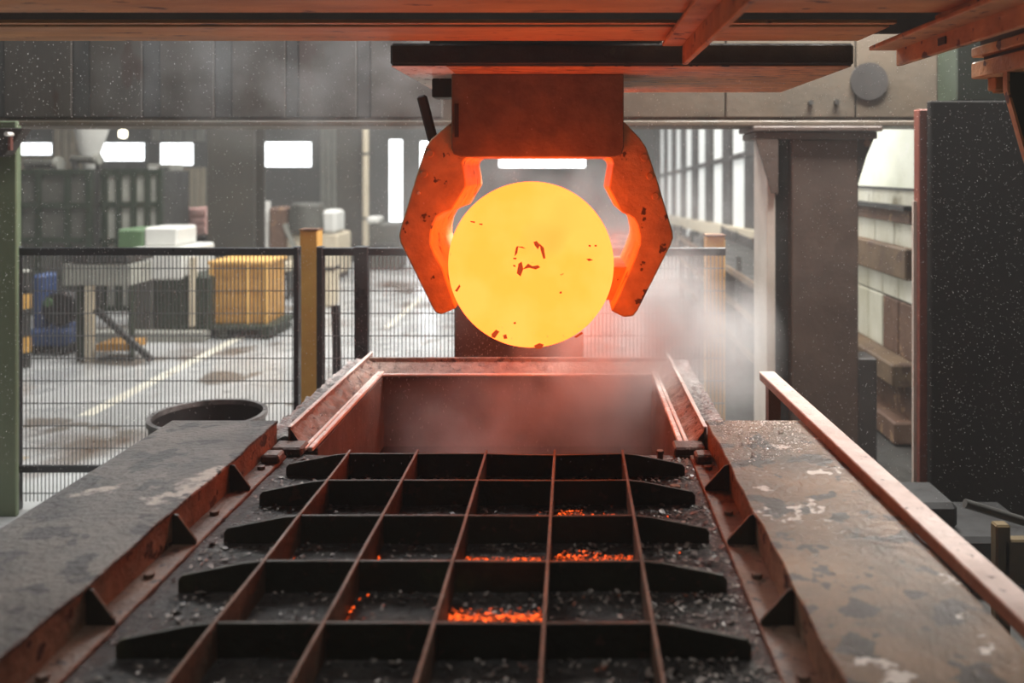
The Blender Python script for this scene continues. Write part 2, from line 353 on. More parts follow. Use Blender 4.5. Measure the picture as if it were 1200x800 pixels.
B(XW, XW+.2, 7.95, 33.9, 5.3, HZ).build('upper_wall', 'wall', wr)
# nearest bay of that wall, seen between column and black panel
Yn0, Yn1 = 7.95, 10.1
def bay(name, m, y0, y1, d0, d1, Ym=8.7, bev=0):
    return B(XW-d1, XW-d0, Yn0, Yn1, PZ(y1, Ym), PZ(y0, Ym)).build(name, m, wr, bev)
bay('upper_pane', 'near_pane', 60, 219, -.04, .0)
bay('glazing_bar', 'dark', 219, 222, -.04, .02)
bay('upper_pane', 'dirty_pane', 222, 238, -.04, .0)
bay('ledge', 'dark', 238, 243, -.04, .12)
bay('rail', 'brown', 243, 258, -.04, .06, bev=.01)
for q in range(4):
    ya = Yn0+(Yn1-Yn0)*q/4
    B(XW, XW+.04, ya+.015, ya+(Yn1-Yn0)/4-.015, PZ(284, 8.7), PZ(258, 8.7)).build('streaked_pane', 'dirty_pane', wr)
bay('wall_beam', 'tan_beam', 284, 318, -.04, .10, bev=.015)
for q in range(5):
    ya = Yn0+(Yn1-Yn0)*q/5
    B(XW, XW+.04, ya+.012, ya+(Yn1-Yn0)/5-.012, PZ(345, 8.7), PZ(318, 8.7)).build('dirty_block', 'dirty_pane', wr, .01)
    B(XW, XW+.04, ya+.012, ya+(Yn1-Yn0)/5-.012, PZ(408, 8.7), PZ(347, 8.7)).build('dirty_block', 'dirty_pane' if q > 1 else 'brown', wr, .01)
bay('shelf_beam', 'tan_beam', 408, 432, -.04, .22, bev=.015)
bay('low_beam', 'brown', 470, 494, -.04, .2, bev=.015)
bay('low_panel', 'brown', 432, 470, -.04, .02)
bay('base_panel', 'tan_beam', 494, 495+70, -.04, .04)

# ------------------------------------------------------------------ big cross girder and its columns
GY = 7.3
g = thing('crane_girder', (0, GY, PZ(148, GY)), 'grey steel cross girder with ribbed web spanning the hall overhead', 'girder')
zb = PZ(148, GY)
B(-5.6, PX(1128, GY), GY, GY+.5, zb+.06, zb+1.5).build('web', 'girder_r', g)
B(-5.6, PX(1128, GY), GY-.06, GY+.56, zb, zb+.045).build('bottom_flange', 'girder_r', g, .008)
B(-5.6, PX(1128, GY), GY-.02, GY+.02, zb+.045, zb+.07).build('weld_strip', 'girder_r', g)
ed = [-98, -14, 8, 88, 108, 170, 190, 254, 274, 337, 352, 420, 436, 520]
for i in range(len(ed)-1):
    B(PX(ed[i], GY), PX(ed[i+1], GY)-.008, GY-(.03 if i % 2 else .04), GY, zb+.075, zb+1.45).build('web_panel', 'girder_b' if i % 2 else 'girder', g, .006)
for (x0, x1) in ((700, 848), (850, 1000), (1002, 1096)):
    B(PX(x0, GY), PX(x1, GY), GY-.04, GY, zb+.075, zb+1.45).build('web_panel', 'girder_r', g, .006)
MB().cyl((PX(1016, GY), GY-.06, PZ(96, GY)), (PX(1016, GY), GY-.035, PZ(96, GY)), .16, 24).build('hole_disc', 'column_dark', g, 0, True)  # dark disc set on the web in place of a round hole
for (bx_, by_) in ((948, 121), (978, 120)):
    MB().cyl((PX(bx_, GY), GY-.07, PZ(by_, GY)), (PX(bx_, GY), GY-.035, PZ(by_, GY)), .022, 10).build('bolt', 'dark', g)

c = thing('steel_column', P(955, 540, 7.4)*1, 'brown steel column with bracket plates carrying the cross girder', 'column'); c.location.z = 0; WL[c.name].z = 0
cy = 7.3
B(PX(928, cy), PX(1006, cy), cy, cy+.5, 0, zb-.11).build('shaft', 'column', c, .01)
B(PX(908, cy), PX(928, cy), cy+.12, cy+.4, 0, zb-.11).build('web', 'column_dark', c)
B(PX(898, cy), PX(908, cy), cy-.02, cy+.5, 0, zb-.11).build('flange', 'column_pale', c, .006)
B(PX(880, cy), PX(1031, cy), cy-.08, cy+.55, zb-.045, zb-.002).build('cap_plate', 'column', c, .008)
B(PX(884, cy), PX(1026, cy), cy-.05, cy+.52, zb-.11, zb-.05).build('cap_plate', 'column', c, .008)
MB().prism([(PX(884, cy), zb-.11), (PX(910, cy), zb-.11), (PX(910, cy), PZ(226, cy)), (PX(903, cy), PZ(226, cy))], 'y', cy-.06, cy-.025).build('bracket', 'column', c)
MB().prism([(PX(1006, cy), zb-.11), (PX(1024, cy), zb-.11), (PX(1016, cy), PZ(182, cy)), (PX(1006, cy), PZ(214, cy))], 'y', cy+.0, cy+.04).build('bracket', 'column_dark', c)
MB().cyl((PX(1016, cy), cy-.03, PZ(168, cy)), (PX(1016, cy), cy+.02, PZ(168, cy)), .03, 8).build('bolt', 'brown', c)
B(PX(898, cy)-.04, PX(1014, cy), cy-.1, cy+.6, 0, .05).build('base_plate', 'column_dark', c, .01)
MB().box(PX(1006, cy), PX(1028, cy), cy, cy+.3, .05, PZ(420, cy)).build('foot_box', 'column_dark', c, .01)

gc = thing('steel_column', (PX(-30, 6.8), 6.9, 0), 'sage green column at the left edge with dark bracket on top', 'column')
B(PX(-110, 6.38), PX(19, 6.38), 6.38, 6.42, 0, zb-.005).build('flange', 'green', gc, .008)
B(PX(-50, 6.4), PX(-46, 6.4), 6.42, 7.1, 0, zb-.005).build('web', 'green', gc)
MB().prism([(PX(-60, 6.3), PZ(150, 6.3)), (PX(31, 6.3), PZ(150, 6.3)), (PX(8, 6.3), PZ(182, 6.3)), (PX(-60, 6.3), PZ(190, 6.3))], 'y', 6.27, 6.375).build('bracket', 'lintel_dark', gc, .006)
MB().cyl((PX(7, 6.2), 6.2, PZ(157, 6.2)), (PX(7, 6.2), 6.27, PZ(157, 6.2)), .016, 10).build('bolt', 'wet_glint', gc)
B(PX(5, 6.2), PX(8, 6.2), 6.24, 6.27, PZ(176, 6.2), PZ(160, 6.2)).build('strap', 'redpost', gc)

# black panel, its red post and the green panel over it
bp_ = thing('steel_screen', (3.4, 6.25, 0), 'large matt black screen panel standing at the right edge', 'screen')
B(PX(1091, 6.2), PX(1091, 6.2)+2.4, 6.2, 6.28, .06, PZ(118, 6.2)).build('panel', 'black', bp_, .01)
B(PX(1091, 6.2), PX(1091, 6.2)+2.4, 6.16, 6.34, 0, .06).build('foot_rail', 'dark', bp_, .01)
rp = thing('steel_post', (PX(1082, 6.35), 6.35, 0), 'red oxide post at the left edge of the black screen', 'post')
B(PX(1077, 6.3), PX(1090, 6.3), 6.3, 6.4, 0, PZ(128, 6.3)).build('shaft', 'redpost', rp, .006)
B(PX(1073, 6.3), PX(1078, 6.3), 6.34, 6.37, 0, PZ(236, 6.3)).build('flange', 'column_pale', rp)
B(PX(1070, 6.3), PX(1094, 6.3), 6.26, 6.44, 0, .02).build('base_plate', 'redpost', rp)
gp = thing('steel_beam', (PX(1160, 6.6), 6.6, PZ(118, 6.6)), 'dark green beam end resting above the black screen', 'beam')
B(PX(1121, 6.55), PX(1121, 6.55)+1.9, 6.55, 6.9, PZ(118, 6.55)-.0, PZ(118, 6.55)+.55).build('web', 'dark_green', gp, .01)
B(PX(1121, 6.5), PX(1121, 6.5)+1.9, 6.5, 6.95, PZ(118, 6.55)-.03, PZ(118, 6.55)-.002).build('bottom_flange', 'dark_green', gp)

# ------------------------------------------------------------------ mesh fence with yellow posts
FY = 6.5
zt = PZ(290, FY)
def fence(xa, xb, label, posts):
    a, b = PX(xa, FY), PX(xb, FY)
    f = thing('mesh_fence', ((a+b)/2, FY, 0), label, 'fence', 'mesh fence panels')
    B(a, b, FY-.02, FY+.02, zt-.06, zt).build('top_rail', 'fence', f, .004)
    B(a, b, FY-.018, FY+.018, PZ(553, FY), PZ(545, FY)).build('bottom_rail', 'fence', f, .004)
    m = MB(); x = a+.02; h = .0028
    while x < b:
        m.box(x-h, x+h, FY+.022, FY+.028, .06, zt-.01); x += .0295
    z = .12
    while z < zt:
        m.box(a, b, FY+.028, FY+.035, z-.0035, z+.0035); z += .172
    tag(m.build('wire_mesh', 'wire', f), kind='stuff')
    for (p0, p1) in posts:
        q = B(PX(p0, FY), PX(p1, FY), FY-.03, FY+.045, 0.0, zt+.01).build('post', 'fence', f, .005)
    return f
fence(16, 351, 'long black mesh fence panel left of the yellow post', [(17, 23), (345, 351)])
fence(372, 850, 'black mesh fence panel running behind the quench tank', [(372, 379), (416, 432)])
for (x0, x1, yt, lab) in ((351, 372, 270, 'square yellow post behind the fence, left of the tank'), (828, 850, 277, 'square yellow post at the fence end beside the brown column')):
    t = thing('guard_post', (PX((x0+x1)/2, 6.9), 6.9, 0), lab, 'post', 'yellow guard posts')
    B(PX(x0, 6.9), PX(x1, 6.9), 6.9, 7.05, .015, PZ(yt, 6.9)).build('shaft', 'yellow', t, .008)
    B(PX(x0, 6.9)-.005, PX(x1, 6.9)+.005, 6.893, 7.055, PZ(yt, 6.9), PZ(yt, 6.9)+.012).build('cap', 'brown', t)
    B(PX(x0, 6.9)-.05, PX(x1, 6.9)+.05, 6.86, 7.1, 0, .015).build('base_plate', 'yellow', t)

# open drum in front of the fence
dc = Vector((PX(244, 5.75), 5.75, 0)); dr = .365
d = thing('steel_drum', dc, 'open black steel drum standing in front of the mesh fence', 'drum')
n = 36; zt_d = PZ(485, 5.75)
def ring(r0, r1, z0, z1):
    m = MB(); vs = []
    for i in range(n):
        cc, ss = math.cos(2*math.pi*i/n), math.sin(2*math.pi*i/n)
        vs += [(dc.x+r1*cc, dc.y+r1*ss, z0), (dc.x+r1*cc, dc.y+r1*ss, z1), (dc.x+r0*cc, dc.y+r0*ss, z1), (dc.x+r0*cc, dc.y+r0*ss, z0)]
    fs = []
    for i in range(n):
        a = 4*i; b = 4*((i+1) % n)
        fs += [(a, b, b+1, a+1), (a+1, b+1, b+2, a+2), (a+2, b+2, b+3, a+3), (a+3, b+3, b, a)]
    return m.add(vs, fs)
ring(dr-.012, dr, 0.0, zt_d).build('wall', 'drum', d, 0, True)
ring(dr-.016, dr+.014, zt_d-.03, zt_d+.004).build('rim', 'drum_rim', d, 0, True)
ring(dr, dr+.01, .45, .48).build('hoop', 'drum', d, 0, True)
MB().cyl((dc.x, dc.y, .01), (dc.x, dc.y, .03), dr-.013, 30).build('bottom', 'drum', d)

# ------------------------------------------------------------------ ribbed deck
DZ, GT = 1.30, 1.40
XL, XR = -1.366, .62
dk = thing('ribbed_deck', (-.37, 2.6, 0), 'dark steel deck with a welded grid of upright ribs', 'deck')
m = MB(); rough_grid(m, -1.29, .53, 1.25, 3.88, DZ, 40, 60, .006, 6)
m.box(-1.29, .53, 1.25, 3.88, DZ-.05, DZ-.012)
m.build('deck_plate', 'deck', dk, 0, True)
B(-1.93, 1.15, 1.25, 3.86, 0, DZ-.055).build('base', 'dark', dk)
RY = [3.614, 3.306, 2.970, 2.626, 2.268, 1.92, 1.58]
BX = [-.949, -.661, -.368, -.076, .213]
tl, tr = -1.212, .475
for i, y in enumerate(RY):
    top = GT-.004
    m = MB(); sag = lambda x: top - .006*max(0, math.sin((x-BX[2])*5.5))*(1 if i == 0 else .3)
    poly = [(tl, DZ-.004), (tl, DZ+.038), (tl+.012, DZ+.052), (BX[0]-.06, top-.006), (BX[0], top)]
    for x in (BX[1], BX[2], (BX[2]+BX[3])/2, BX[3], BX[4]): poly.append((x, sag(x)))
    poly += [(BX[4]+.06, top-.006), (tr-.012, DZ+.052), (tr, DZ+.038), (tr, DZ-.004)]
    m.prism(poly, 'y', y-.006, y+.006).build('cross_rib', 'rib', dk, .0015)
r0 = None
for j, x in enumerate(BX):
    m = MB(); ys = [1.3+(3.64-1.3)*q/24 for q in range(25)]
    poly = [(1.3, DZ-.004), (3.64, DZ-.004), (3.64, GT+.004)]+[(yy, GT+.0015*math.sin(yy*9+j*2)) for yy in reversed(ys[:-1])]
    m.prism(poly, 'x', x-.0055, x+.0055).build('long_rib', 'ribl', dk, .0015)

# scale flakes and embers lying on the deck
def flakes(name, m, spots, parent=None, lab=None, zoff=0):
    mb = MB()
    for (x, y, s) in spots:
        if any(abs(x-b) < .012 for b in BX) or any(abs(y-r) < .012 for r in RY): continue
        k = random.randint(4, 6); a0 = random.random()*6.28
        tx, ty = random.uniform(-.5, .5), random.uniform(-.5, .5); th = s*random.uniform(.08, .22)
        z = DZ+.004+zoff+random.random()*s*.35
        top = []; bot = []
        for i in range(k):
            a = a0+6.283*i/k; r = s*random.uniform(.55, 1.0)
            px, py = r*math.cos(a), r*math.sin(a)
            dz = px*tx+py*ty
            top.append((x+px, y+py, z+dz+th)); bot.append((x+px, y+py, z+dz))
        mb.add(top+bot, [tuple(range(k)), tuple(range(2*k-1, k-1, -1))]+[(i, i+k, (i+1) % k+k, (i+1) % k) for i in range(k)])
    return mb.build(name, m, parent)
sp = []
for _ in range(11000):
    y = random.uniform(1.5, 3.82); x = random.uniform(-1.26, .52)
    dens = .25+.75*(1 if x > .19 else 0)+.2*(1 if x < -.95 else 0)
    if mnoise.noise(Vector((x*4, y*4, 0))) > -.1 and x > -.4: dens += .35
    if random.random() < dens or (x > .3 and random.random() < .6): sp.append((x, y, random.uniform(.003, .010)*(1.6 if random.random() < .12 else 1)))
tag(flakes('scale_flakes', 'scale', sp), 'dark mill scale flakes strewn over the ribbed deck', 'debris', kind='stuff')
em = []
def emb(x0, x1, y0, y1, n_, s0=.004, s1=.011):
    for _ in range(n_):
        t = random.random(); em.append((x0+(x1-x0)*t, random.uniform(y0, y1), random.uniform(s0, s1)))
emb(-.355, -.09, 2.44, 2.472, 420, .003, .007); emb(-.355, -.09, 2.46, 2.51, 90, .002, .005)
emb(-.36, -.09, 2.80, 2.838, 170, .002, .006); emb(-.06, .20, 2.80, 2.852, 190, .002, .006); emb(-.06, .1, 2.84, 2.89, 40, .002, .005)
emb(-.06, .04, 3.14, 3.23, 90, .002, .006); emb(.04, .16, 3.13, 3.2, 30, .002, .005)
emb(.23, .42, 2.84, 3.2, 8, .003, .006); emb(-.64, -.5, 2.42, 2.6, 5, .003, .006); emb(-.655, -.64, 2.44, 2.52, 8, .004, .007)
emb(-.93, -.92, 2.82, 2.87, 6, .003, .006); emb(-.65, -.64, 2.80, 2.86, 6, .003, .006); emb(-.2, -.12, 3.1, 3.24, 5, .003, .006)
tag(flakes('hot_embers', 'ember', em, zoff=.004), 'orange glowing scale bits between the deck ribs', 'embers', kind='stuff')
# larger loose scale pieces at the far right cells
def chunk(x, y, s, mname, i):
    mb = MB(); k = 6; pts = []
    for q in range(k):
        a = 6.283*q/k; r = s*random.uniform(.6, 1.1); pts.append((x+r*math.cos(a), y+r*.7*math.sin(a)))
    o = mb.prism(pts, 'z', DZ+.004, DZ+.004+s*.35).build('scale_chunk', mname, None, s*.08)
    return tag(o, CHL[i], 'debris', 'loose scale chunks')
CHL = ['rusty scale chunk nearest the fourth long rib in the far row of cells', 'middle one of three rusty scale chunks left of the fifth long rib',
       'rusty scale chunk just left of the fifth long rib', 'rusty scale chunk just right of the fifth long rib', 'rusty scale chunk midway along the far right tapered rib',
       'rusty scale chunk nearest the tapered tip of the far right rib']
for i, (x, y) in enumerate([(-.03, 3.48), (.05, 3.5), (.12, 3.46), (.27, 3.5), (.345, 3.45), (.42, 3.47)]):
    chunk(x, y, random.uniform(.02, .04), 'rust_side', i)

# ------------------------------------------------------------------ side box beams
BT = 1.433
def side_beam(xi, xo, fx, m_top, label, jag):
    s = 1 if xo > xi else -1
    t = thing('box_beam', ((xi+xo)/2, 2.6, DZ), label, 'beam')
    Y0, Y1 = 1.25, 3.965
    m = MB(); n = 40
    # jagged inner edge from torch cutting, slightly uneven
    top_in = []
    for q in range(n+1):
        y = Y0+(Y1-Y0)*q/n
        top_in.append((xi+s*(.004*math.sin(y*7+jag)+.003*math.sin(y*23)), y))
    poly = top_in+[(xo, Y1), (xo, Y0)]
    m.prism(poly, 'z', BT-.014, BT).build('top_plate', m_top, t, .003)
    B(min(xi+s*.006, xi+s*.02), max(xi+s*.006, xi+s*.02), Y0, Y1-.005, DZ+.002, BT-.014).build('side_plate', 'rust_side', t)
    B(min(xo-s*.02, xo-s*.006), max(xo-s*.02, xo-s*.006), Y0, Y1-.005, DZ-.03, BT-.014).build('side_plate', 'rust_side', t)
    B(min(xi, xo)+.02, max(xi, xo)-.02, Y1-.025, Y1-.008, DZ-.02, BT-.014).build('end_plate', 'rust_side', t)
    B(min(fx, xi+s*.1), max(fx, xi+s*.1), Y0, 3.84, DZ-.01, DZ+.014).build('foot_flange', 'flange', t, .004)
    for y in (3.42, 2.93, 2.41, 1.91):
        z0 = DZ+.014
        MB().prism([(xi+s*.006, z0), (xi+s*.006, BT-.016), (xi-s*.012, BT-.02), (fx+s*.004, z0+.014), (fx+s*.004, z0)], 'y', y-.006, y+.006).build('gusset', 'gusset', t, .0012)
    for y in (3.66, 3.18, 2.69, 2.15):
        xm = (fx+xi)/2+s*.008
        MB().cyl((xm, y, DZ+.014), (xm, y, DZ+.028), .018, 6).build('bolt', 'flange', t, .002)
    return t
side_beam(XL, -1.862, -1.288, 'beam_l', 'long grey box beam with gussets left of the deck', 0)
side_beam(XR, 1.10, .527, 'beam_r', 'long brown box beam with flaking white patches right of the deck', 2)

_sp = []
for _ in range(900):
    t = random.random()**1.7; x = random.uniform(.64, 1.02); y = 3.95-.5*t*(1.2-(x-.62))
    _sp.append((x, y, random.uniform(.002, .006)))
BX_, RY_ = BX, RY; BX, RY = [], []
tag(flakes('scale_crust', 'crust', _sp, zoff=BT-DZ-.004), 'pale crust flakes on the far end of the right beam', 'debris', kind='stuff')
BX, RY = BX_, RY_
def dog(x0, x1, y0, y1, z0, z1, lab):
    t = MB().hexa([(x0, y0, z0), (x1, y0, z0), (x1, y1, z0), (x0, y1, z0), (x0+.004, y0, z1), (x1-.004, y0, z1), (x1-.004, y1, z1), (x0+.004, y1, z1)]).build('clamp_block', 'block', None, .008)
    tag(t, lab, 'block', 'steel clamp blocks by the tank')
dog(-1.37, -1.222, 3.855, 3.965, DZ, 1.341, 'large steel block at the tank corner beside the left beam')
dog(-1.364, -1.278, 3.72, 3.80, DZ+.014, 1.352, 'small steel block on the left beam flange end')
dog(.458, .606, 3.855, 3.965, DZ, 1.341, 'large steel block at the tank corner beside the right beam')
dog(.536, .616, 3.72, 3.80, DZ+.014, 1.352, 'small steel block on the right beam flange end')
st = thing('stud', (.385, 3.75, DZ), 'short rusty stud standing by the right tank corner', 'stud')
MB().cyl((.385, 3.75, DZ), (.385, 3.75, DZ+.05), .013, 12).build('shank', 'rust_side', st); MB().cyl((.385, 3.75, DZ+.05), (.385, 3.75, DZ+.064), .017, 6).build('nut', 'rust_side', st)

# dusty rail along the right beam
rl = thing('guide_rail', (1.1, 3.0, 1.44), 'dusty pink flat rail running along the outer edge of the right beam', 'rail')
ra, rb_ = Vector((1.030, 4.72, 0)), Vector((1.142, 1.3, 0))
def railbar(off0, off1, z0, z1):
    A, Bv = ra, rb_
    return MB().hexa([(A.x+off0, A.y, z0), (Bv.x+off0, Bv.y, z0), (Bv.x+off1, Bv.y, z0), (A.x+off1, A.y, z0), (A.x+off0, A.y, z1), (Bv.x+off0, Bv.y, z1), (Bv.x+off1, Bv.y, z1), (A.x+off1, A.y, z1)])
railbar(0, .086, 1.470, 1.482).build('rail_top', 'pinkrail', rl, .003)
railbar(.004, .016, 1.4345, 1.470).build('rail_side', 'pinkrail_side', rl)
railbar(.07, .082, 1.4345, 1.470).build('rail_side', 'pinkrail_side', rl)
B(1.045, 1.11, 4.55, 4.62, 0, 1.470).build('support_leg', 'brown', rl)

# ------------------------------------------------------------------ quench tank
tk = thing('quench_tank', (-.35, 4.6, 0), 'rusty steel quench tank steaming below the gripper', 'tank')
IX0, IX1, IY0, IY1 = -1.185, .495, 3.90, 5.36
RZ = 1.32
B(-1.40, IX0, 3.97, 5.46, 0, 1.30).build('side_wall', 'tank_in', tk); B(IX1, .75, 3.97, 5.46, 0, 1.30).build('side_wall', 'tank_in', tk)
B(IX0, IX1, IY1, 5.46, 0, 1.30).build('far_wall', 'tank_in', tk)
B(IX0, IX1, 3.87, IY0, 0, 1.27).build('near_wall', 'tank_in', tk)
B(IX0, IX1, IY0, IY1, 0, .1).build('tank_floor', 'tank_in', tk)
MB().prism([(IY1-.03, 1.30), (IY1+.05, 1.30), (IY1+.14, 1.345), (IY1+.14, 1.362), (IY1+.0, 1.318), (IY1-.03, 1.312)], 'x', -1.32, .62).build('far_lip', 'rust_tank', tk, .004)
B(-1.33, .63, IY1+.135, IY1+.16, 1.0, 1.385).build('far_upstand', 'rust_tank', tk, .003)
MB().cyl((-1.2, IY1-.03, 1.315), (.5, IY1-.03, 1.315), .008, 8).build('drip_bar', 'wet_glint', tk, 0, True)
def side_rail(s, x_up, x_bar):
    a, b = sorted((x_up, x_up+s*.012))
    B(a, b, 3.97, 5.60, 1.285, 1.396).build('upstand', 'rust_tank', tk, .002)
    a, b = sorted((x_up-s*.004, x_up+s*.016)); B(a, b, 3.97, 5.6, 1.396, 1.403).build('upstand_edge', 'wet_glint', tk, .002)  # white strip carries the daylight highlight along the upstand
    m = MB(); x0, x1 = sorted((x_up-s*.002, x_bar+s*.02))
    vs = []; ny = 60; nx = 8
    for j in range(ny+1):
        for i in range(nx+1):
            f = i/nx; y = 3.97+1.55*j/ny; x = x_up+(x_bar+s*.022-x_up)*f
            z = 1.375-.075*f+.02*mnoise.fractal(Vector((x*14, y*14, s)), .8, 2, 4)
            vs.append((x, y, z))
    m.add(vs, [(j*(nx+1)+i, j*(nx+1)+i+1, (j+1)*(nx+1)+i+1, (j+1)*(nx+1)+i) for j in range(ny) for i in range(nx)])
    m.build('trough', 'rust_tank', tk, 0, True)
    for dx, r in ((0, .011), (-.03, .009)):
        MB().bar((x_bar-s*dx, 3.90, 1.318), (x_bar-s*dx*.7, 5.38, 1.318), r*2.2, r*2).build('guide_bar', 'wet_glint', tk, .004)
    a, b = sorted((x_up+s*.014, x_up+s*.135))
    m = MB(); rough_grid(m, a, b, 3.97, 5.58, 1.352, 10, 110, .018, 13, s); m.box(a, b, 3.97, 5.58, 1.20, 1.335)
    m.build('scaled_ledge', 'scaled_ledge', tk, 0, False)
side_rail(-1, -1.312, -1.20); side_rail(1, .612, .505)
tag(B(IX0, IX1, IY0, IY1, .1, .86).build('quench_water', 'water'), 'dark quench water low inside the tank', 'water', kind='stuff')

# pier behind the tank
pr = thing('steel_pier', (-.39, 6.1, 0), 'dark brown steel pier standing behind the tank under the billet', 'pier')
B(PX(532, 6.0), PX(684, 6.0), 6.0, 6.35, .03, PZ(345, 6.0)).build('shaft', 'column', pr, .01)
B(PX(526, 6.0), PX(690, 6.0), 5.97, 6.38, PZ(345, 6.0), PZ(338, 6.0)).build('cap_plate', 'column', pr, .006)
B(PX(520, 6.0), PX(696, 6.0), 5.94, 6.41, 0, .03).build('base_plate', 'column', pr)

# ------------------------------------------------------------------ gripper with billet
gr = thing('billet_gripper', (-.17, 4.8, CAM_Z+.49), 'scorched steel gripper with two thick hooked jaws holding the billet', 'gripper')
sx0, sx1, sz0, sz1 = PX(457, 4.05), PX(1001, 4.05), CAM_Z+.488, CAM_Z+.598
sl = B(sx0, sx1, 4.05, 5.44, sz0+.004, sz1).build('carrier_slab', 'slab', gr, .012)
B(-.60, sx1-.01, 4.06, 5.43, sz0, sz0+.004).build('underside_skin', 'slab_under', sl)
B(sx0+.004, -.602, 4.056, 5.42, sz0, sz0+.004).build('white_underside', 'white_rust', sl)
B(-.72, .45, 4.3, 5.3, sz1, CAM_Z+1.6).build('trolley_body', 'slab', gr)
Yb0, Yb1 = 4.38, 5.25
bx0, bx1 = PX(529, Yb0), PX(731, Yb0); bz = PZ(184, Yb0)
poly = [(bx0, sz0), (bx0, bz+.05), (bx0+.012, bz+.012), (bx0+.05, bz), (bx1-.05, bz), (bx1-.012, bz+.012), (bx1, bz+.05), (bx1, sz0)]
MB().prism(poly, 'y', Yb0, Yb1).build('gripper_block', 'grip_block', gr, .005)
B(PX(533, 4.38), PX(533, 4.38)+.02, 4.372, 4.38, PZ(160, 4.3), PZ(120, 4.3)).build('side_key', 'lintel_dark', gr)
B(PX(506, 4.6), PX(531, 4.6), 4.6, 4.75, PZ(114, 4.6), sz0).build('cable_bracket', 'lintel_dark', gr, .006)
JY0, JY1 = 4.43, 5.24
jl = [(548, 150), (530, 142), (505, 163), (499, 172), (488, 206), (469.5, 267), (467.5, 276), (469, 284), (506, 359), (510, 366), (517, 368.5), (534.5, 361),
      (523, 328), (518.5, 314), (510, 299), (504.5, 286), (504.5, 275), (507, 263), (512, 254), (518.5, 249.5), (530, 246), (546, 219), (545, 208), (542, 192), (544, 187), (549, 184)]
jr = [(712, 150), (731, 142), (750, 162), (757.6, 173), (770, 210), (788.5, 272), (789, 279), (786, 287), (747.5, 363), (742, 370.5), (731, 371.5), (716, 364),
      (726, 344), (737, 318), (743, 305), (749.5, 287), (750, 278), (747, 264), (743, 256), (737, 252), (728.5, 249), (714, 221), (716, 207), (718.5, 192), (717, 187), (712, 184)]
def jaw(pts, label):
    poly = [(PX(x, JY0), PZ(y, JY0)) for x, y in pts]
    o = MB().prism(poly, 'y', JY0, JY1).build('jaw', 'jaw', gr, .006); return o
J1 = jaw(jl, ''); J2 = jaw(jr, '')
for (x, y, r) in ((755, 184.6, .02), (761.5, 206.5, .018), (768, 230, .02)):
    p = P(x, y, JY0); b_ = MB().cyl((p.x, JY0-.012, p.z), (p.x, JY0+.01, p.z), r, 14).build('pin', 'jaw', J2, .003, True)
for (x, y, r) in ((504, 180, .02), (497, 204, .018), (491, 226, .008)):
    p = P(x, y, JY0); MB().cyl((p.x, JY0-.012, p.z), (p.x, JY0+.01, p.z), r, 14).build('pin', 'jaw' if r > .01 else 'wet_glint', J1, .003 if r > .01 else 0, True)
p0, p1 = P(494, 112, 4.52), P(508, 166, 4.52)
MB().bar(p0, p1, .052, .04, (0, 1, 0)).build('lever_rod', 'lintel_dark', gr, .01)
# rear grip pads reaching in to the billet
BC = Vector((PX(622, 4.05), 4.05, PZ(310.5, 4.05))); BR = 98*4.05/1000
for s, J in ((-1, J1), (1, J2)):
    za, zc = PZ(318, JY0), PZ(358, JY0)
    inner = lambda z: BC.x+s*math.sqrt(max(0, (BR*.965)**2-(z-BC.z)**2))
    xo = PX(517, JY0) if s < 0 else PX(739, JY0)
    xo2 = PX(532, JY0) if s < 0 else PX(720, JY0)
    MB().prism([(xo-(-s)*0+s*.01, za), (inner(za), za), (inner((za+zc)/2), (za+zc)/2), (inner(zc), zc), (xo2+s*.01, zc)], 'y', 4.62, 5.18).build('grip_pad', 'jaw', J)

# billet: lathe along Y, rounded rims, slightly wobbly skin
nb = 96; prof = [(0.0, .55), (.0, .90), (.002, .965), (.008, .985), (.02, .997), (.05, 1.0), (.4, 1.0), (.9, .998), (1.7, 1.0), (1.77, .99), (1.8, .96), (1.8, .0)]
vs = [(BC.x, BC.y, BC.z)]; fs = []
for (dy, rr) in prof[:-1]:
    for i in range(nb):
        a = 2*math.pi*i/nb
        wob = 1+.0012*mnoise.noise(Vector((math.cos(a)*2.5, math.sin(a)*2.5, dy)))
        vs.append((BC.x+BR*rr*wob*(1-.064*dy)*math.cos(a), BC.y+dy, BC.z+BR*rr*wob*(1-.064*dy)*math.sin(a)))
rings = len(prof)-1
for i in range(nb): fs.append((0, 1+(i+1) % nb, 1+i))
for r in range(rings-1):
    for i in range(nb):
        a = 1+r*nb+i; b = 1+r*nb+(i+1) % nb
        fs.append((a, b, b+nb, a+nb))
vs.append((BC.x, BC.y+1.8, BC.z)); last = 1+(rings-1)*nb
for i in range(nb): fs.append((len(vs)-1, last+i, last+(i+1) % nb))
bl = thing('hot_billet', (BC.x, BC.y+.7, BC.z-BR), 'glowing yellow round steel billet held in the jaws', 'billet')
mb = MB(); mb.add(vs, fs); body = mb.build('body', 'hot', bl, 0, True)
body.data.materials.append(M['hot_side'])
for p_ in body.data.polygons:
    if p_.center.y > -.88: p_.material_index = 1
def patch(pts, y=-.003):
    mx = sum(p[0] for p in pts)/len(pts); my = sum(p[1] for p in pts)/len(pts)
    pts = [(mx+(p[0]-mx)*1.3, my+(p[1]-my)*1.25) for p in pts]
    poly = [(BC.x+(x-622)*4.05/1000, BC.z-(yy-310.5)*4.05/1000) for x, yy in pts]
    MB().prism(poly, 'y', BC.y+y, BC.y+.002).build('scale_patch', 'cool_scale', body)
patch([(626, 284), (629, 283), (632, 287), (630, 291), (627, 287)]); patch([(633, 287), (637, 291), (638.5, 301), (636.5, 301.5), (634, 293)])
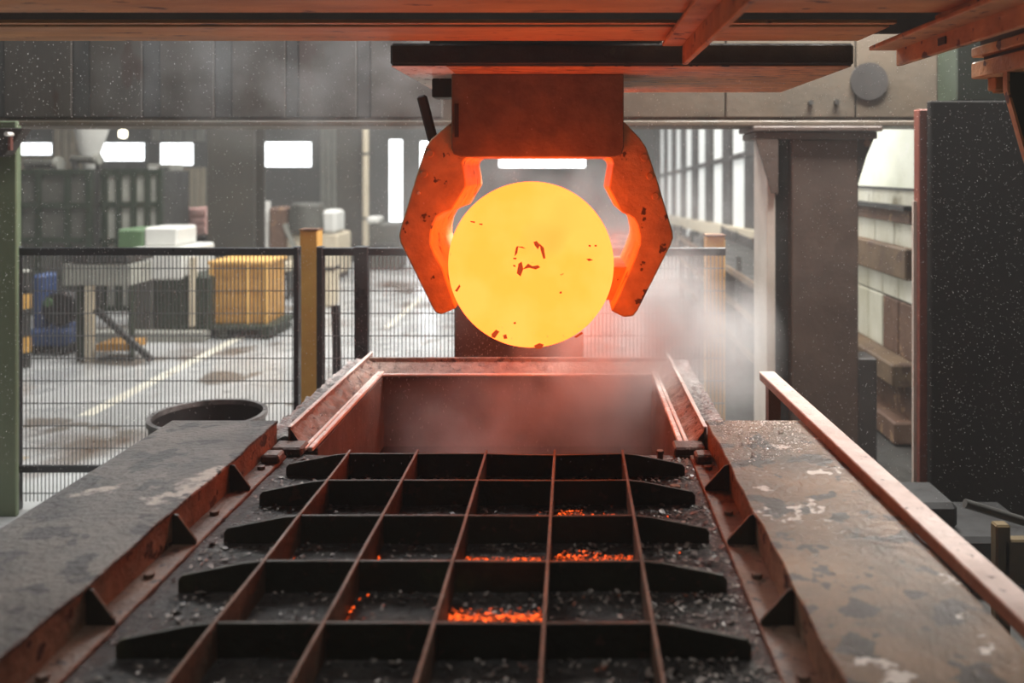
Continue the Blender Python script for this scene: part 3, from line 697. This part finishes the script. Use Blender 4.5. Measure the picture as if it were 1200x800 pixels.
patch([(608, 310), (611, 308), (612.5, 315), (610, 322), (606.5, 319)]); patch([(615, 315), (620, 309.5), (624, 312), (629, 311), (631, 313), (627, 315), (621, 313.5)])
patch([(605, 290), (607, 289), (606, 296), (603.5, 299), (604, 294)]); patch([(607, 289), (612, 289), (615, 291), (611, 290.2)]); patch([(602, 302), (605, 302), (604.5, 303.6), (602, 303.4)])
patch([(601.5, 310.5), (603.5, 310.5), (604, 312.5), (602, 312)]); patch([(577, 391), (581, 387), (584, 389), (580, 395), (577, 394)]); patch([(590, 393), (593, 392), (594, 396), (591, 396.5)])
patch([(656, 342), (658, 341.5), (658, 343.5), (656, 343.5)]); patch([(688, 303.5), (691, 303), (694, 304.5), (690, 305.5)]); patch([(690, 287), (692, 287), (692, 289), (690, 288.5)]); patch([(697, 287), (699, 287), (699, 288.6), (697, 288.5)])
patch([(534, 340), (538, 334), (539, 336), (536, 341)]); patch([(627, 405), (632, 402.5), (636, 404), (634, 407.5), (629, 407.8)]); patch([(552, 259), (556, 259.5), (556, 261), (552, 260)]); patch([(562, 262), (565, 262), (565, 263.5), (562, 263)])
patch([(674, 394), (681, 389.5), (682, 391), (676, 395)]); patch([(602, 378), (604, 377), (604.5, 379), (602.5, 379.3)])

# ------------------------------------------------------------------ overhead lintel frame and joists
lt = thing('lintel_frame', (-1.2, 3.5, CAM_Z+.6), 'scorched orange lit lintel beams crossing the top of the view', 'beam frame')
z6 = CAM_Z+.60
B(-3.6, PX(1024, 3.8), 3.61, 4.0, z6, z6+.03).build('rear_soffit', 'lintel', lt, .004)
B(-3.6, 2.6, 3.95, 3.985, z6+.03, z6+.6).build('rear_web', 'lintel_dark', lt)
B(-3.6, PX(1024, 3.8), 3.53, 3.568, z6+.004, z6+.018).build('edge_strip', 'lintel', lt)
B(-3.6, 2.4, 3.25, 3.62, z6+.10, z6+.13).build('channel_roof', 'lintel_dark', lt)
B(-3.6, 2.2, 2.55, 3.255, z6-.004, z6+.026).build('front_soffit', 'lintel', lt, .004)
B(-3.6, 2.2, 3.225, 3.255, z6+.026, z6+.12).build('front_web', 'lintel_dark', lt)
def joist(xv, xl, xend, zbot, zflat, label):
    t = thing('angle_joist', (xv, 3.0, CAM_Z+zflat), label, 'joist', 'angle joists under the lintel')
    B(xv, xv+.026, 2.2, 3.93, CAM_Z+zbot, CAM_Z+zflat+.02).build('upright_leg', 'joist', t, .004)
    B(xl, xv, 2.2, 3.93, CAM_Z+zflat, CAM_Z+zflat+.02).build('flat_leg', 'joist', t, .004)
    return t
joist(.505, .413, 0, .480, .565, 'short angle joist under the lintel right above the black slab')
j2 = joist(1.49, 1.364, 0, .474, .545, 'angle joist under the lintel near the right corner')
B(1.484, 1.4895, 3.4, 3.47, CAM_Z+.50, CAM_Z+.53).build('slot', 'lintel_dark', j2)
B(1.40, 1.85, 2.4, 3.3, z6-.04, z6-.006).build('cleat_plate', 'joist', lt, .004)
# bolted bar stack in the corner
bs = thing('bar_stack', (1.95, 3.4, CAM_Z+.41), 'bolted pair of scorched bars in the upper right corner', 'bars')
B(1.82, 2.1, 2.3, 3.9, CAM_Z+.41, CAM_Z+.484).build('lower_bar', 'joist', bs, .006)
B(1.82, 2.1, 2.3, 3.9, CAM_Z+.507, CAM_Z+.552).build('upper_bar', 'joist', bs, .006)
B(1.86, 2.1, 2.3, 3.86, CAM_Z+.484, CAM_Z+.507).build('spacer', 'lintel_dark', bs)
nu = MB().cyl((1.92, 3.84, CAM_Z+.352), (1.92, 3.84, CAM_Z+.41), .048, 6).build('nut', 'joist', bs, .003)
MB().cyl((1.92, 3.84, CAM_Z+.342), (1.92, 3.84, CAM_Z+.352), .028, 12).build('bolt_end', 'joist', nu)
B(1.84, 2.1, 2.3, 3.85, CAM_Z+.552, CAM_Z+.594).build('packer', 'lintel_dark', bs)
hp = thing('hanger_plate', (1.95, 3.5, CAM_Z+.1), 'dark green hanger plate with painted orange-lit edge at the right edge', 'plate')
Yh = 3.6
poly = [(PX(1181, Yh), CAM_Z+.408), (PX(1181, Yh), PZ(105, Yh)), (PX(1201, Yh), PZ(176, Yh)), (PX(1240, Yh), PZ(300, Yh)), (PX(1330, Yh), PZ(300, Yh)), (PX(1330, Yh), CAM_Z+.408)]
MB().prism(poly, 'y', Yh, Yh+.025).build('plate', 'dark_green', hp, .003)
ep = [(PX(1179.5, Yh), CAM_Z+.409), (PX(1179.5, Yh), PZ(105, Yh)), (PX(1199.5, Yh), PZ(176, Yh)), (PX(1239, Yh), PZ(300, Yh)), (PX(1241, Yh), PZ(300, Yh)), (PX(1202.5, Yh), PZ(176, Yh)), (PX(1182.5, Yh), PZ(105, Yh)), (PX(1182.5, Yh), CAM_Z+.409)]
MB().prism(ep, 'y', Yh-.006, Yh+.03).build('edge_strip', 'joist', hp)  # orange strip stands in for billet light on the plate edge

# ------------------------------------------------------------------ dark gear below the black screen
gm = thing('yellow_guard', (2.4, 4.6, 0), 'dim yellow machine guard low at the right edge', 'guard')
B(2.30, 2.75, 4.55, 4.62, .38, .62).build('guard_plate', 'dull_yellow', gm, .01); B(2.26, 2.34, 4.55, 4.62, 0, .7).build('guard_plate', 'dull_yellow', gm, .01)
B(2.68, 2.75, 4.55, 4.62, 0, .4).build('leg', 'dark', gm)
MB().cyl((2.16, 4.7, .76), (2.75, 4.7, .58), .025, 12).build('hose', 'dark', gm, 0, True)
tag(B(1.2, 3.15, .2, 17.5, 0, .012).build('dark_floor_sheet', 'dark'), 'added dark sheet over the floor along the right side of the hall', 'plate')  # sheet added to darken the pale floor on this side
gb = thing('floor_gearbox', (2.0, 5.2, 0), 'dark low gearbox on the floor beside the black screen', 'machine')
B(1.9, 2.9, 5.2, 5.8, 0, .35).build('housing', 'rubber', gb, .03); B(2.0, 2.4, 5.3, 5.7, .35, .52).build('cover', 'rubber', gb, .03)
MB().cyl((1.86, 5.5, .2), (1.9, 5.5, .2), .1, 18).build('end_cap', 'rubber', gb, 0, True)

# ------------------------------------------------------------------ hall furniture in the background
# columns
def hall_col(x0, x1, Y, lab):
    t = thing('hall_column', (PX((x0+x1)/2, Y), Y, 0), lab, 'column', 'grey hall columns')
    a, b = PX(x0, Y), PX(x1, Y)
    B(a, b, Y, Y+.06, 0, HZ).build('flange', 'hall_col', t); B(a, b, Y+.5, Y+.56, 0, HZ).build('flange', 'hall_col', t)
    B((a+b)/2-.03, (a+b)/2+.03, Y+.06, Y+.5, 0, HZ).build('web', 'hall_col', t); B(a-.08, b+.08, Y-.08, Y+.64, 0, .05).build('base_plate', 'hall_col', t)
hall_col(243, 298, 15.5, 'wide grey hall column behind the yellow crate')
hall_col(394, 425, 24, 'narrower grey hall column right of the far window')
dp = thing('down_pipe', (PX(428, 23.8), 23.8, 0), 'pale vertical pipe beside the narrow hall column', 'pipe')
MB().cyl((PX(428.5, 23.8), 23.8, 0), (PX(428.5, 23.8), 23.8, HZ), .09, 14).build('pipe', 'cream', dp, 0, True)
for z in (1.2, 3.0): MB().cyl((PX(428.5, 23.8), 23.8, z), (PX(428.5, 23.8), 23.8, z+.06), .11, 14).build('clip', 'grey', dp, 0, True)

# green-framed machine enclosure
def enclosure(Y, x0, x1, yt, cols, rows, mp_, lab, name='machine_enclosure'):
    a, b, z1 = PX(x0, Y), PX(x1, Y), PZ(yt, Y)
    t = thing(name, ((a+b)/2, Y, 0), lab, 'enclosure')
    B(a, b, Y+.06, Y+.35 if Y < 15.4 else Y+1.2, 0, z1).build('cabinet', 'dark', t)
    cs = [a+(b-a)*q for q in cols]; zs = [z1*q for q in rows]
    for x in cs: B(x-.05, x+.05, Y-.03, Y+.06, 0, z1+.03).build('frame_bar', 'dark_green', t)
    for z in zs: B(a, b, Y-.02, Y+.06, z-.05, z+.05).build('frame_rail', 'dark_green', t)
    for i in range(len(cs)-1):
        for j in range(len(zs)-1):
            B(cs[i]+.05, cs[i+1]-.05, Y+.02, Y+.058, zs[j]+.05, zs[j+1]-.05).build('panel', mp_, t)
    return t
e1 = enclosure(15.2, 22, 104, 200, (0, .28, .70, 1), (.02, .26, .52, .76, .99), 'grey', 'dark green framed machine enclosure beside the green column')
e2 = enclosure(15.6, 105, 187, 200, (0, .22, .42, .63, .83, 1), (.02, .26, .50, .76, .99), 'pale_grey', 'pale panelled enclosure with green bars left of the hall column')
for i, (x0, x1, y, r) in enumerate([(30, 74, 192, .09), (84, 120, 186, .07)]):
    t = thing('overhead_pipe', P((x0+x1)/2, y, 15.6), ['pipe run lying on top of the dark enclosure', 'bent pipe on top of the pale enclosure'][i], 'pipe')
    MB().cyl(P(x0, y, 15.6), P(x1, y+2*i, 15.6), r, 12).build('pipe', 'grey', t, 0, True)
    for xx in (x0+4, x1-4): MB().cyl(P(xx, y, 15.6), Vector((PX(xx, 15.6), 15.6, PZ(200, 15.4)-.05)), .06, 10).build('foot', 'dark', t, 0, True)
    MB().cyl(P(x1-8, y, 15.5), P(x1-3, y, 15.5), r*1.5, 12).build('flange', 'pale_grey', t, 0, True)
sv = thing('white_hopper', P(107, 182, 15.9), 'white plastic hopper standing on the enclosure', 'hopper')
q0, q1 = P(105, 200, 15.9), P(107, 150, 15.9)
MB().cyl(q0, P(105, 180, 15.9), .10, 16, .18).build('neck', 'white', sv, 0, True); MB().cyl(P(105, 180, 15.9), q1, .18, 16, .30).build('cone', 'white', sv, 0, True)

# long machine bed with white cover and green side
mbd = thing('machine_bed', (PX(195, 13), 13, 0), 'dark green machine bed with white cover left of the crate', 'machine')
B(PX(150, 13), PX(213, 13), 13, 14.2, PZ(328, 13), PZ(291, 13)).build('cover', 'white', mbd, .03)
B(PX(150, 13), PX(178, 13), 13.02, 14.2, 0, PZ(328, 13)).build('pedestal', 'grey', mbd, .02)
B(PX(178, 13), PX(245, 13), 13.05, 14.4, .15, PZ(324, 13)).build('bed', 'dark_green', mbd, .03)
B(PX(110, 13), PX(245, 13), 12.8, 13.05, 0, .15).build('skirting', 'pale_grey', mbd, .01)
B(PX(157, 13), PX(197, 13), 13.3, 14.0, PZ(291, 13), PZ(268, 13)).build('hood', 'white', mbd, .03)
B(PX(125, 13), PX(157, 13), 13.3, 14.0, PZ(300, 13), PZ(270, 13)).build('hood', 'mid_green', mbd, .03)
B(PX(222, 13), PX(228, 13), 13.0, 13.1, .15, PZ(302, 13)).build('post', 'cream', mbd)
bn = thing('work_bench', (PX(112, 11.5), 11.5, 0), 'pale workbench with dark top and braced legs behind the fence', 'bench')
B(PX(76, 11.5), PX(150, 11.5), 11.5, 12.2, PZ(308, 11.5), PZ(299, 11.5)).build('top', 'dark', bn, .01)
B(PX(72, 11.5), PX(152, 11.5), 11.52, 12.1, PZ(335, 11.5), PZ(310, 11.5)).build('apron', 'pale_grey', bn, .01)
for (x0, x1) in ((86, 92), (97, 104), (148, 152)): B(PX(x0, 11.5), PX(x1, 11.5), 11.55, 11.65, 0, PZ(335, 11.5)).build('leg', 'cream' if x0 == 97 else 'dark_green', bn)
MB().bar(P(112, 362, 11.4), P(178, 422, 11.4), .07, .07).build('brace', 'dark', bn)
B(PX(110, 11.5), PX(150, 11.5), 11.55, 12.0, PZ(412, 11.5), PZ(404, 11.5)).build('shelf', 'wood', bn)
# blue stacker
bs_ = thing('pallet_stacker', (PX(58, 12), 12, 0), 'blue pallet stacker with black wheel beside the green column', 'stacker')
B(PX(36, 12), PX(49, 12), 12, 12.4, .1, PZ(322, 12)).build('mast', 'blue', bs_, .04)
B(PX(36, 12), PX(84, 12), 11.9, 12.5, .12, PZ(384, 12)).build('chassis', 'blue', bs_, .05)
MB().cyl((PX(68, 12), 12.0, PZ(362, 12)), (PX(68, 12), 12.25, PZ(362, 12)), .24, 24).build('wheel', 'rubber', bs_, .03, True)
MB().cyl((PX(58, 12), 11.95, PZ(354, 12)), (PX(58, 12), 12.0, PZ(354, 12)), .06, 12).build('knob', 'mid_green', bs_)
for xx in (44, 76): MB().cyl((PX(xx, 12), 11.95, .1), (PX(xx, 12), 12.3, .1), .1, 16).build('caster', 'rubber', bs_, 0, True)
bo_ = thing('bollard', (PX(30, 11.2), 11.2, 0), 'black and yellow striped bollard next to the blue stacker', 'bollard')
for k_, (y0, y1, mm) in enumerate(((318, 344, 'dark'), (344, 361, 'yellow'), (361, 394, 'dark'), (394, 412, 'yellow'), (412, 430, 'dark'))):
    MB().cyl((PX(29, 11.2), 11.2, max(0, PZ(y1, 11.2))), (PX(29, 11.2), 11.2, PZ(y0, 11.2)), .075, 16).build('band', mm, bo_, 0, True)
MB().cyl((PX(29, 11.2), 11.2, PZ(318, 11.2)), (PX(29, 11.2), 11.2, PZ(315, 11.2)), .075, 16, .04).build('cap', 'pale_grey', bo_, 0, True)
# crate on pallet
ct = thing('wooden_crate', (PX(280, 13.2), 13.2, .25), 'amber wooden crate standing on a dark green pallet', 'crate')
cx0, cx1, cz0, cz1 = PX(246, 13.2), PX(314, 13.2), PZ(379, 13.2), PZ(308, 13.2)
B(cx0+.02, cx1-.02, 13.22, 14.0, cz0, cz1-.02).build('body', 'wood', ct)
for q in range(4):
    zz = cz0+(cz1-cz0)*q/4; B(cx0, cx1, 13.2, 13.225, zz+.008, zz+(cz1-cz0)/4-.008).build('board', 'wood', ct, .004)
for x in (cx0, PX(289, 13.2), cx1-.05): B(x, x+.05, 13.17, 13.2, cz0, cz1).build('batten', 'wood_lt', ct, .005)
B(cx0-.02, cx1+.02, 13.16, 14.02, cz1-.02, cz1+.03).build('lid', 'wood_lt', ct, .006)
pl = thing('pallet', (PX(280, 13.2), 13.2, 0), 'dark green pallet under the amber crate', 'pallet')
B(PX(205, 13.2), PX(326, 13.2), 13.0, 14.1, cz0-.06, cz0-.002).build('top_board', 'dark_green', pl, .008)
for x in (210, 260, 310): B(PX(x, 13.2), PX(x+10, 13.2), 13.02, 14.08, 0, cz0-.06).build('runner', 'dark_green', pl, .008)
# cream cabinet and machine cluster between columns
cc_ = thing('cream_cabinet', (PX(329, 17), 17, 0), 'small cream cabinet on a stand right of the crate', 'cabinet')
B(PX(319, 17), PX(338, 17), 17, 17.4, .55, PZ(308, 17)).build('case', 'cream', cc_, .03); B(PX(322, 17), PX(335, 17), 16.98, 17, .62, PZ(314, 17)).build('door', 'white', cc_, .01)
for x in (320, 335): B(PX(x, 17), PX(x+2, 17), 17, 17.4, 0, .55).build('leg', 'dark', cc_)
mc = thing('lathe_machine', (PX(350, 20), 20, 0), 'grey green machine with white covers below the wide far window', 'machine')
MB().cyl((PX(358, 20), 20.2, PZ(272, 20)), (PX(358, 20), 20.2, PZ(238, 20)), .48, 20, .40).build('drum', 'grey', mc, .06, True)
B(PX(336, 20), PX(396, 20), 20, 21.2, .1, PZ(274, 20)).build('base', 'cream', mc, .05)
B(PX(315, 20), PX(336, 20), 20, 20.8, .1, PZ(243, 20)).build('gear_case', 'brown', mc, .05)
B(PX(376, 20), PX(394, 20), 20, 20.8, PZ(274, 20), PZ(246, 20)).build('head', 'white', mc, .08)
MB().cyl((PX(306, 20), 20.2, 0), (PX(306, 20), 20.2, PZ(236, 20)), .15, 16).build('tank', 'white', mc, 0, True)
B(PX(300, 20), PX(315, 20), 20.1, 20.5, PZ(262, 20), PZ(252, 20)).build('bracket', 'white', mc, .02)
MB().bar(P(334, 262, 19.9), P(346, 292, 19.9), .12, .1).build('chute', 'pale_grey', mc)
for x in (338, 390): B(PX(x, 20), PX(x+5, 20), 20.1, 21, 0, .1).build('foot', 'dark', mc)
m2 = thing('press_unit', (PX(448, 22), 22, 0), 'grey press unit below the tall bright slit', 'machine')
B(PX(432, 22), PX(468, 22), 22, 23, 0, PZ(262, 22)).build('body', 'grey', m2, .05); B(PX(430, 22), PX(444, 22), 21.95, 22.6, PZ(262, 22), PZ(254, 22)).build('head', 'white', m2, .04)
B(PX(436, 22), PX(464, 22), 21.96, 22, .5, PZ(285, 22)).build('door', 'dark', m2, .02)
m3 = thing('pink_roll_stand', (PX(224, 17), 17.5, 0), 'dusty pink roll stand left of the wide hall column', 'machine')
for yv in (252, 262, 270): MB().cyl(P(204, yv, 17.2), P(243, yv-3, 17.2), .13, 14).build('roll', 'pink', m3, 0, True)
B(PX(202, 17.4), PX(243, 17.4), 17.4, 18.2, 0, PZ(276, 17.4)).build('base', 'dark', m3, .03); B(PX(200, 17.3), PX(206, 17.3), 17.35, 17.6, 0, PZ(246, 17.3)).build('end_frame', 'grey', m3); B(PX(240, 17.3), PX(245, 17.3), 17.35, 17.6, 0, PZ(246, 17.3)).build('end_frame', 'grey', m3)
MB().cyl(P(212, 240, 17.4), P(212, 228, 17.4), .12, 12).build('canister', 'white', m3, 0, True)
m4 = thing('grey_locker', (PX(196, 16.6), 16.8, 0), 'tall pale grey locker beside the pale enclosure', 'locker')
B(PX(172, 17.6), PX(200, 17.6), 17.6, 18.2, 0, PZ(192, 17.6)).build('case', 'pale_grey', m4, .03); B(PX(174, 17.6), PX(185, 17.6), 17.57, 17.6, .2, PZ(196, 17.6)).build('door', 'white', m4, .01); B(PX(187, 17.6), PX(198, 17.6), 17.57, 17.6, .2, PZ(196, 17.6)).build('door', 'grey', m4, .01)
B(PX(187, 16.4), PX(203, 16.4), 16.4, 16.9, 0, PZ(230, 16.4)).build('switch_box', 'dark', m4, .03)
lb = thing('leaning_bar', P(396, 435, 8.2), 'dark bar leaning upright behind the fence beside the yellow post', 'bar'); lb.location.z = 0; WL[lb.name].z = 0
MB().bar(P(393, 358, 8.2), Vector((PX(402, 8.2), 8.1, .01)), .075, .05, (0, 1, 0)).build('shaft', 'fence', lb); B(PX(396, 8.2), PX(408, 8.2), 8.05, 8.25, 0, .02).build('foot', 'fence', lb)
wp = thing('wrapped_bundle', (PX(384, 16), 16, 0), 'pale wrapped bundle standing behind the yellow fence post', 'bundle')
B(PX(379, 16), PX(391, 16), 16, 16.4, 0, PZ(296, 16)).build('bundle', 'cream', wp, .05); B(PX(378.5, 16), PX(391.5, 16), 15.98, 16.42, .7, .76).build('strap', 'dark', wp)
lp = thing('ceiling_lamp', P(144, 157, 28), 'round warm lamp glowing under the girder at far left', 'lamp')
pc = P(144, 157, 28)
mbm = MB(); mbm.cyl((pc.x, pc.y, pc.z-.12), (pc.x, pc.y, pc.z+.12), .12, 16); mbm.build('bulb', 'bulb', lp, .07, True, 3)
MB().cyl((pc.x, pc.y, pc.z+.12), (pc.x, pc.y, pc.z+.3), .12, 16, .05).build('socket', 'dark', lp); MB().cyl((pc.x, pc.y, pc.z+.3), (pc.x, pc.y, HZ), .015, 6).build('cord', 'dark', lp)
rk = thing('storage_rack', (2.6, 13, 0), 'dark storage rack with pale shelf edges along the glazed wall', 'rack')
for yy in (9.7, 11.2, 12.7, 14.2, 15.7, 17.2):
    for xx in (2.15, 3.0): B(xx, xx+.07, yy, yy+.07, 0, 1.45).build('post', 'dark', rk)
for zz in (.35, .8, 1.22):
    B(2.15, 3.07, 9.7, 17.27, zz, zz+.03).build('shelf', 'dark', rk); B(2.12, 2.15, 9.7, 17.27, zz-.03, zz+.05).build('shelf_edge', 'tan_beam', rk)
B(3.02, 3.05, 9.7, 17.27, .05, 1.42).build('back_panel', 'column_dark', rk)

# ------------------------------------------------------------------ spray and steam
mb = MB(); rnd = random.Random(5)
def drop(x, y, z, s, L_, dx):
    d = Vector((dx, 0, -1)).normalized(); u = d.orthogonal().normalized(); v = d.cross(u); p = Vector((x, y, z))
    mb.add([p+d*L_, p-d*L_, p+u*s, p+v*s, p-u*s, p-v*s], [(0, 2, 3), (0, 3, 4), (0, 4, 5), (0, 5, 2), (1, 3, 2), (1, 4, 3), (1, 5, 4), (1, 2, 5)])
for _ in range(13000):
    Y = rnd.uniform(4.2, 6.4); x = rnd.uniform(-60, 1260); y = rnd.uniform(40, 560)
    p = P(x, y, Y)
    if p.z < 1.45 and -1.95 < p.x < 1.2 and Y < 5.6: continue
    s = rnd.uniform(.0008, .0019); drop(p.x, p.y, p.z, s, s*rnd.uniform(1, 2.5), rnd.uniform(-.2, .3))
for _ in range(800):
    Y = rnd.uniform(4.6, 6.1); p = P(rnd.uniform(1085, 1230), rnd.uniform(120, 600), Y); s = rnd.uniform(.0006, .0012)
    drop(p.x, p.y, p.z, s, s*rnd.uniform(3, 8), rnd.uniform(1.0, 2.2))
for _ in range(1500):
    x = rnd.uniform(-1.2, .55); y = rnd.uniform(3.2, 5.2); z = rnd.uniform(1.45, 1.9); s = rnd.uniform(.0006, .0013)
    drop(x, y, z, s, s*rnd.uniform(2, 6), rnd.uniform(-.3, .1))
tag(mb.build('water_spray', 'drop'), 'fine water droplets drifting through the air', 'spray', kind='stuff')

def steam(name, c, r, dens, label, seed, emis=None):
    bm = bmesh.new(); bmesh.ops.create_icosphere(bm, subdivisions=4, radius=1.0)
    for v in bm.verts:
        k = 1+.22*mnoise.fractal(v.co*1.6+Vector((seed, 0, 0)), .8, 2, 4); v.co = Vector((v.co.x*r[0], v.co.y*r[1], v.co.z*r[2]))*k
    me = bpy.data.meshes.new(name); bm.to_mesh(me); bm.free()
    m = bpy.data.materials.new(name+'_vapour'); m.use_nodes = True; nt = m.node_tree; n = nt.nodes; L = nt.links; n.clear()
    out = n.new('ShaderNodeOutputMaterial'); vsn = n.new('ShaderNodeVolumeScatter'); tc = n.new('ShaderNodeTexCoord')
    vsn.inputs['Color'].default_value = (.97, .97, .97, 1); vsn.inputs['Anisotropy'].default_value = .5
    sc = n.new('ShaderNodeVectorMath'); sc.operation = 'DIVIDE'; sc.inputs[1].default_value = r; L.new(tc.outputs['Object'], sc.inputs[0])
    ln = n.new('ShaderNodeVectorMath'); ln.operation = 'LENGTH'; L.new(sc.outputs[0], ln.inputs[0])
    fall = n.new('ShaderNodeMapRange'); fall.inputs[1].default_value = .95; fall.inputs[2].default_value = .1; L.new(ln.outputs['Value'], fall.inputs[0])
    nz = n.new('ShaderNodeTexNoise'); nz.inputs['Scale'].default_value = 2.6; nz.inputs['Detail'].default_value = 3.5; L.new(tc.outputs['Object'], nz.inputs['Vector'])
    mr = n.new('ShaderNodeMapRange'); mr.inputs[1].default_value = .38; mr.inputs[2].default_value = .68; L.new(nz.outputs[0], mr.inputs[0])
    mu = n.new('ShaderNodeMath'); mu.operation = 'MULTIPLY'; L.new(fall.outputs[0], mu.inputs[0]); L.new(mr.outputs[0], mu.inputs[1])
    m2_ = n.new('ShaderNodeMath'); m2_.operation = 'MULTIPLY'; m2_.inputs[1].default_value = dens; L.new(mu.outputs[0], m2_.inputs[0])
    L.new(m2_.outputs[0], vsn.inputs['Density']); L.new(vsn.outputs[0], out.inputs['Volume'])
    me.materials.append(m); o = place(name, me, Vector(c)); tag(o, label, 'steam', 'steam clouds', 'stuff'); return o
steam('steam_cloud', (.42, 5.0, 1.55), (.88, .80, .80), 7.0, 'white steam rising by the right rail of the tank', 1.0)
steam('steam_cloud', (-.45, 4.75, 1.15), (.75, .58, .46), 2.6, 'thin steam hanging inside the tank', 5.0)
steam('steam_cloud', (-.1, 6.0, 2.1), (1.7, .42, 1.0), 1.3, 'faint steam veil behind the billet', 9.0)
steam('steam_cloud', (-1.9, 6.78, 3.35), (2.5, .36, .8), .9, 'thin grey mist drifting in front of the cross girder', 13.0)
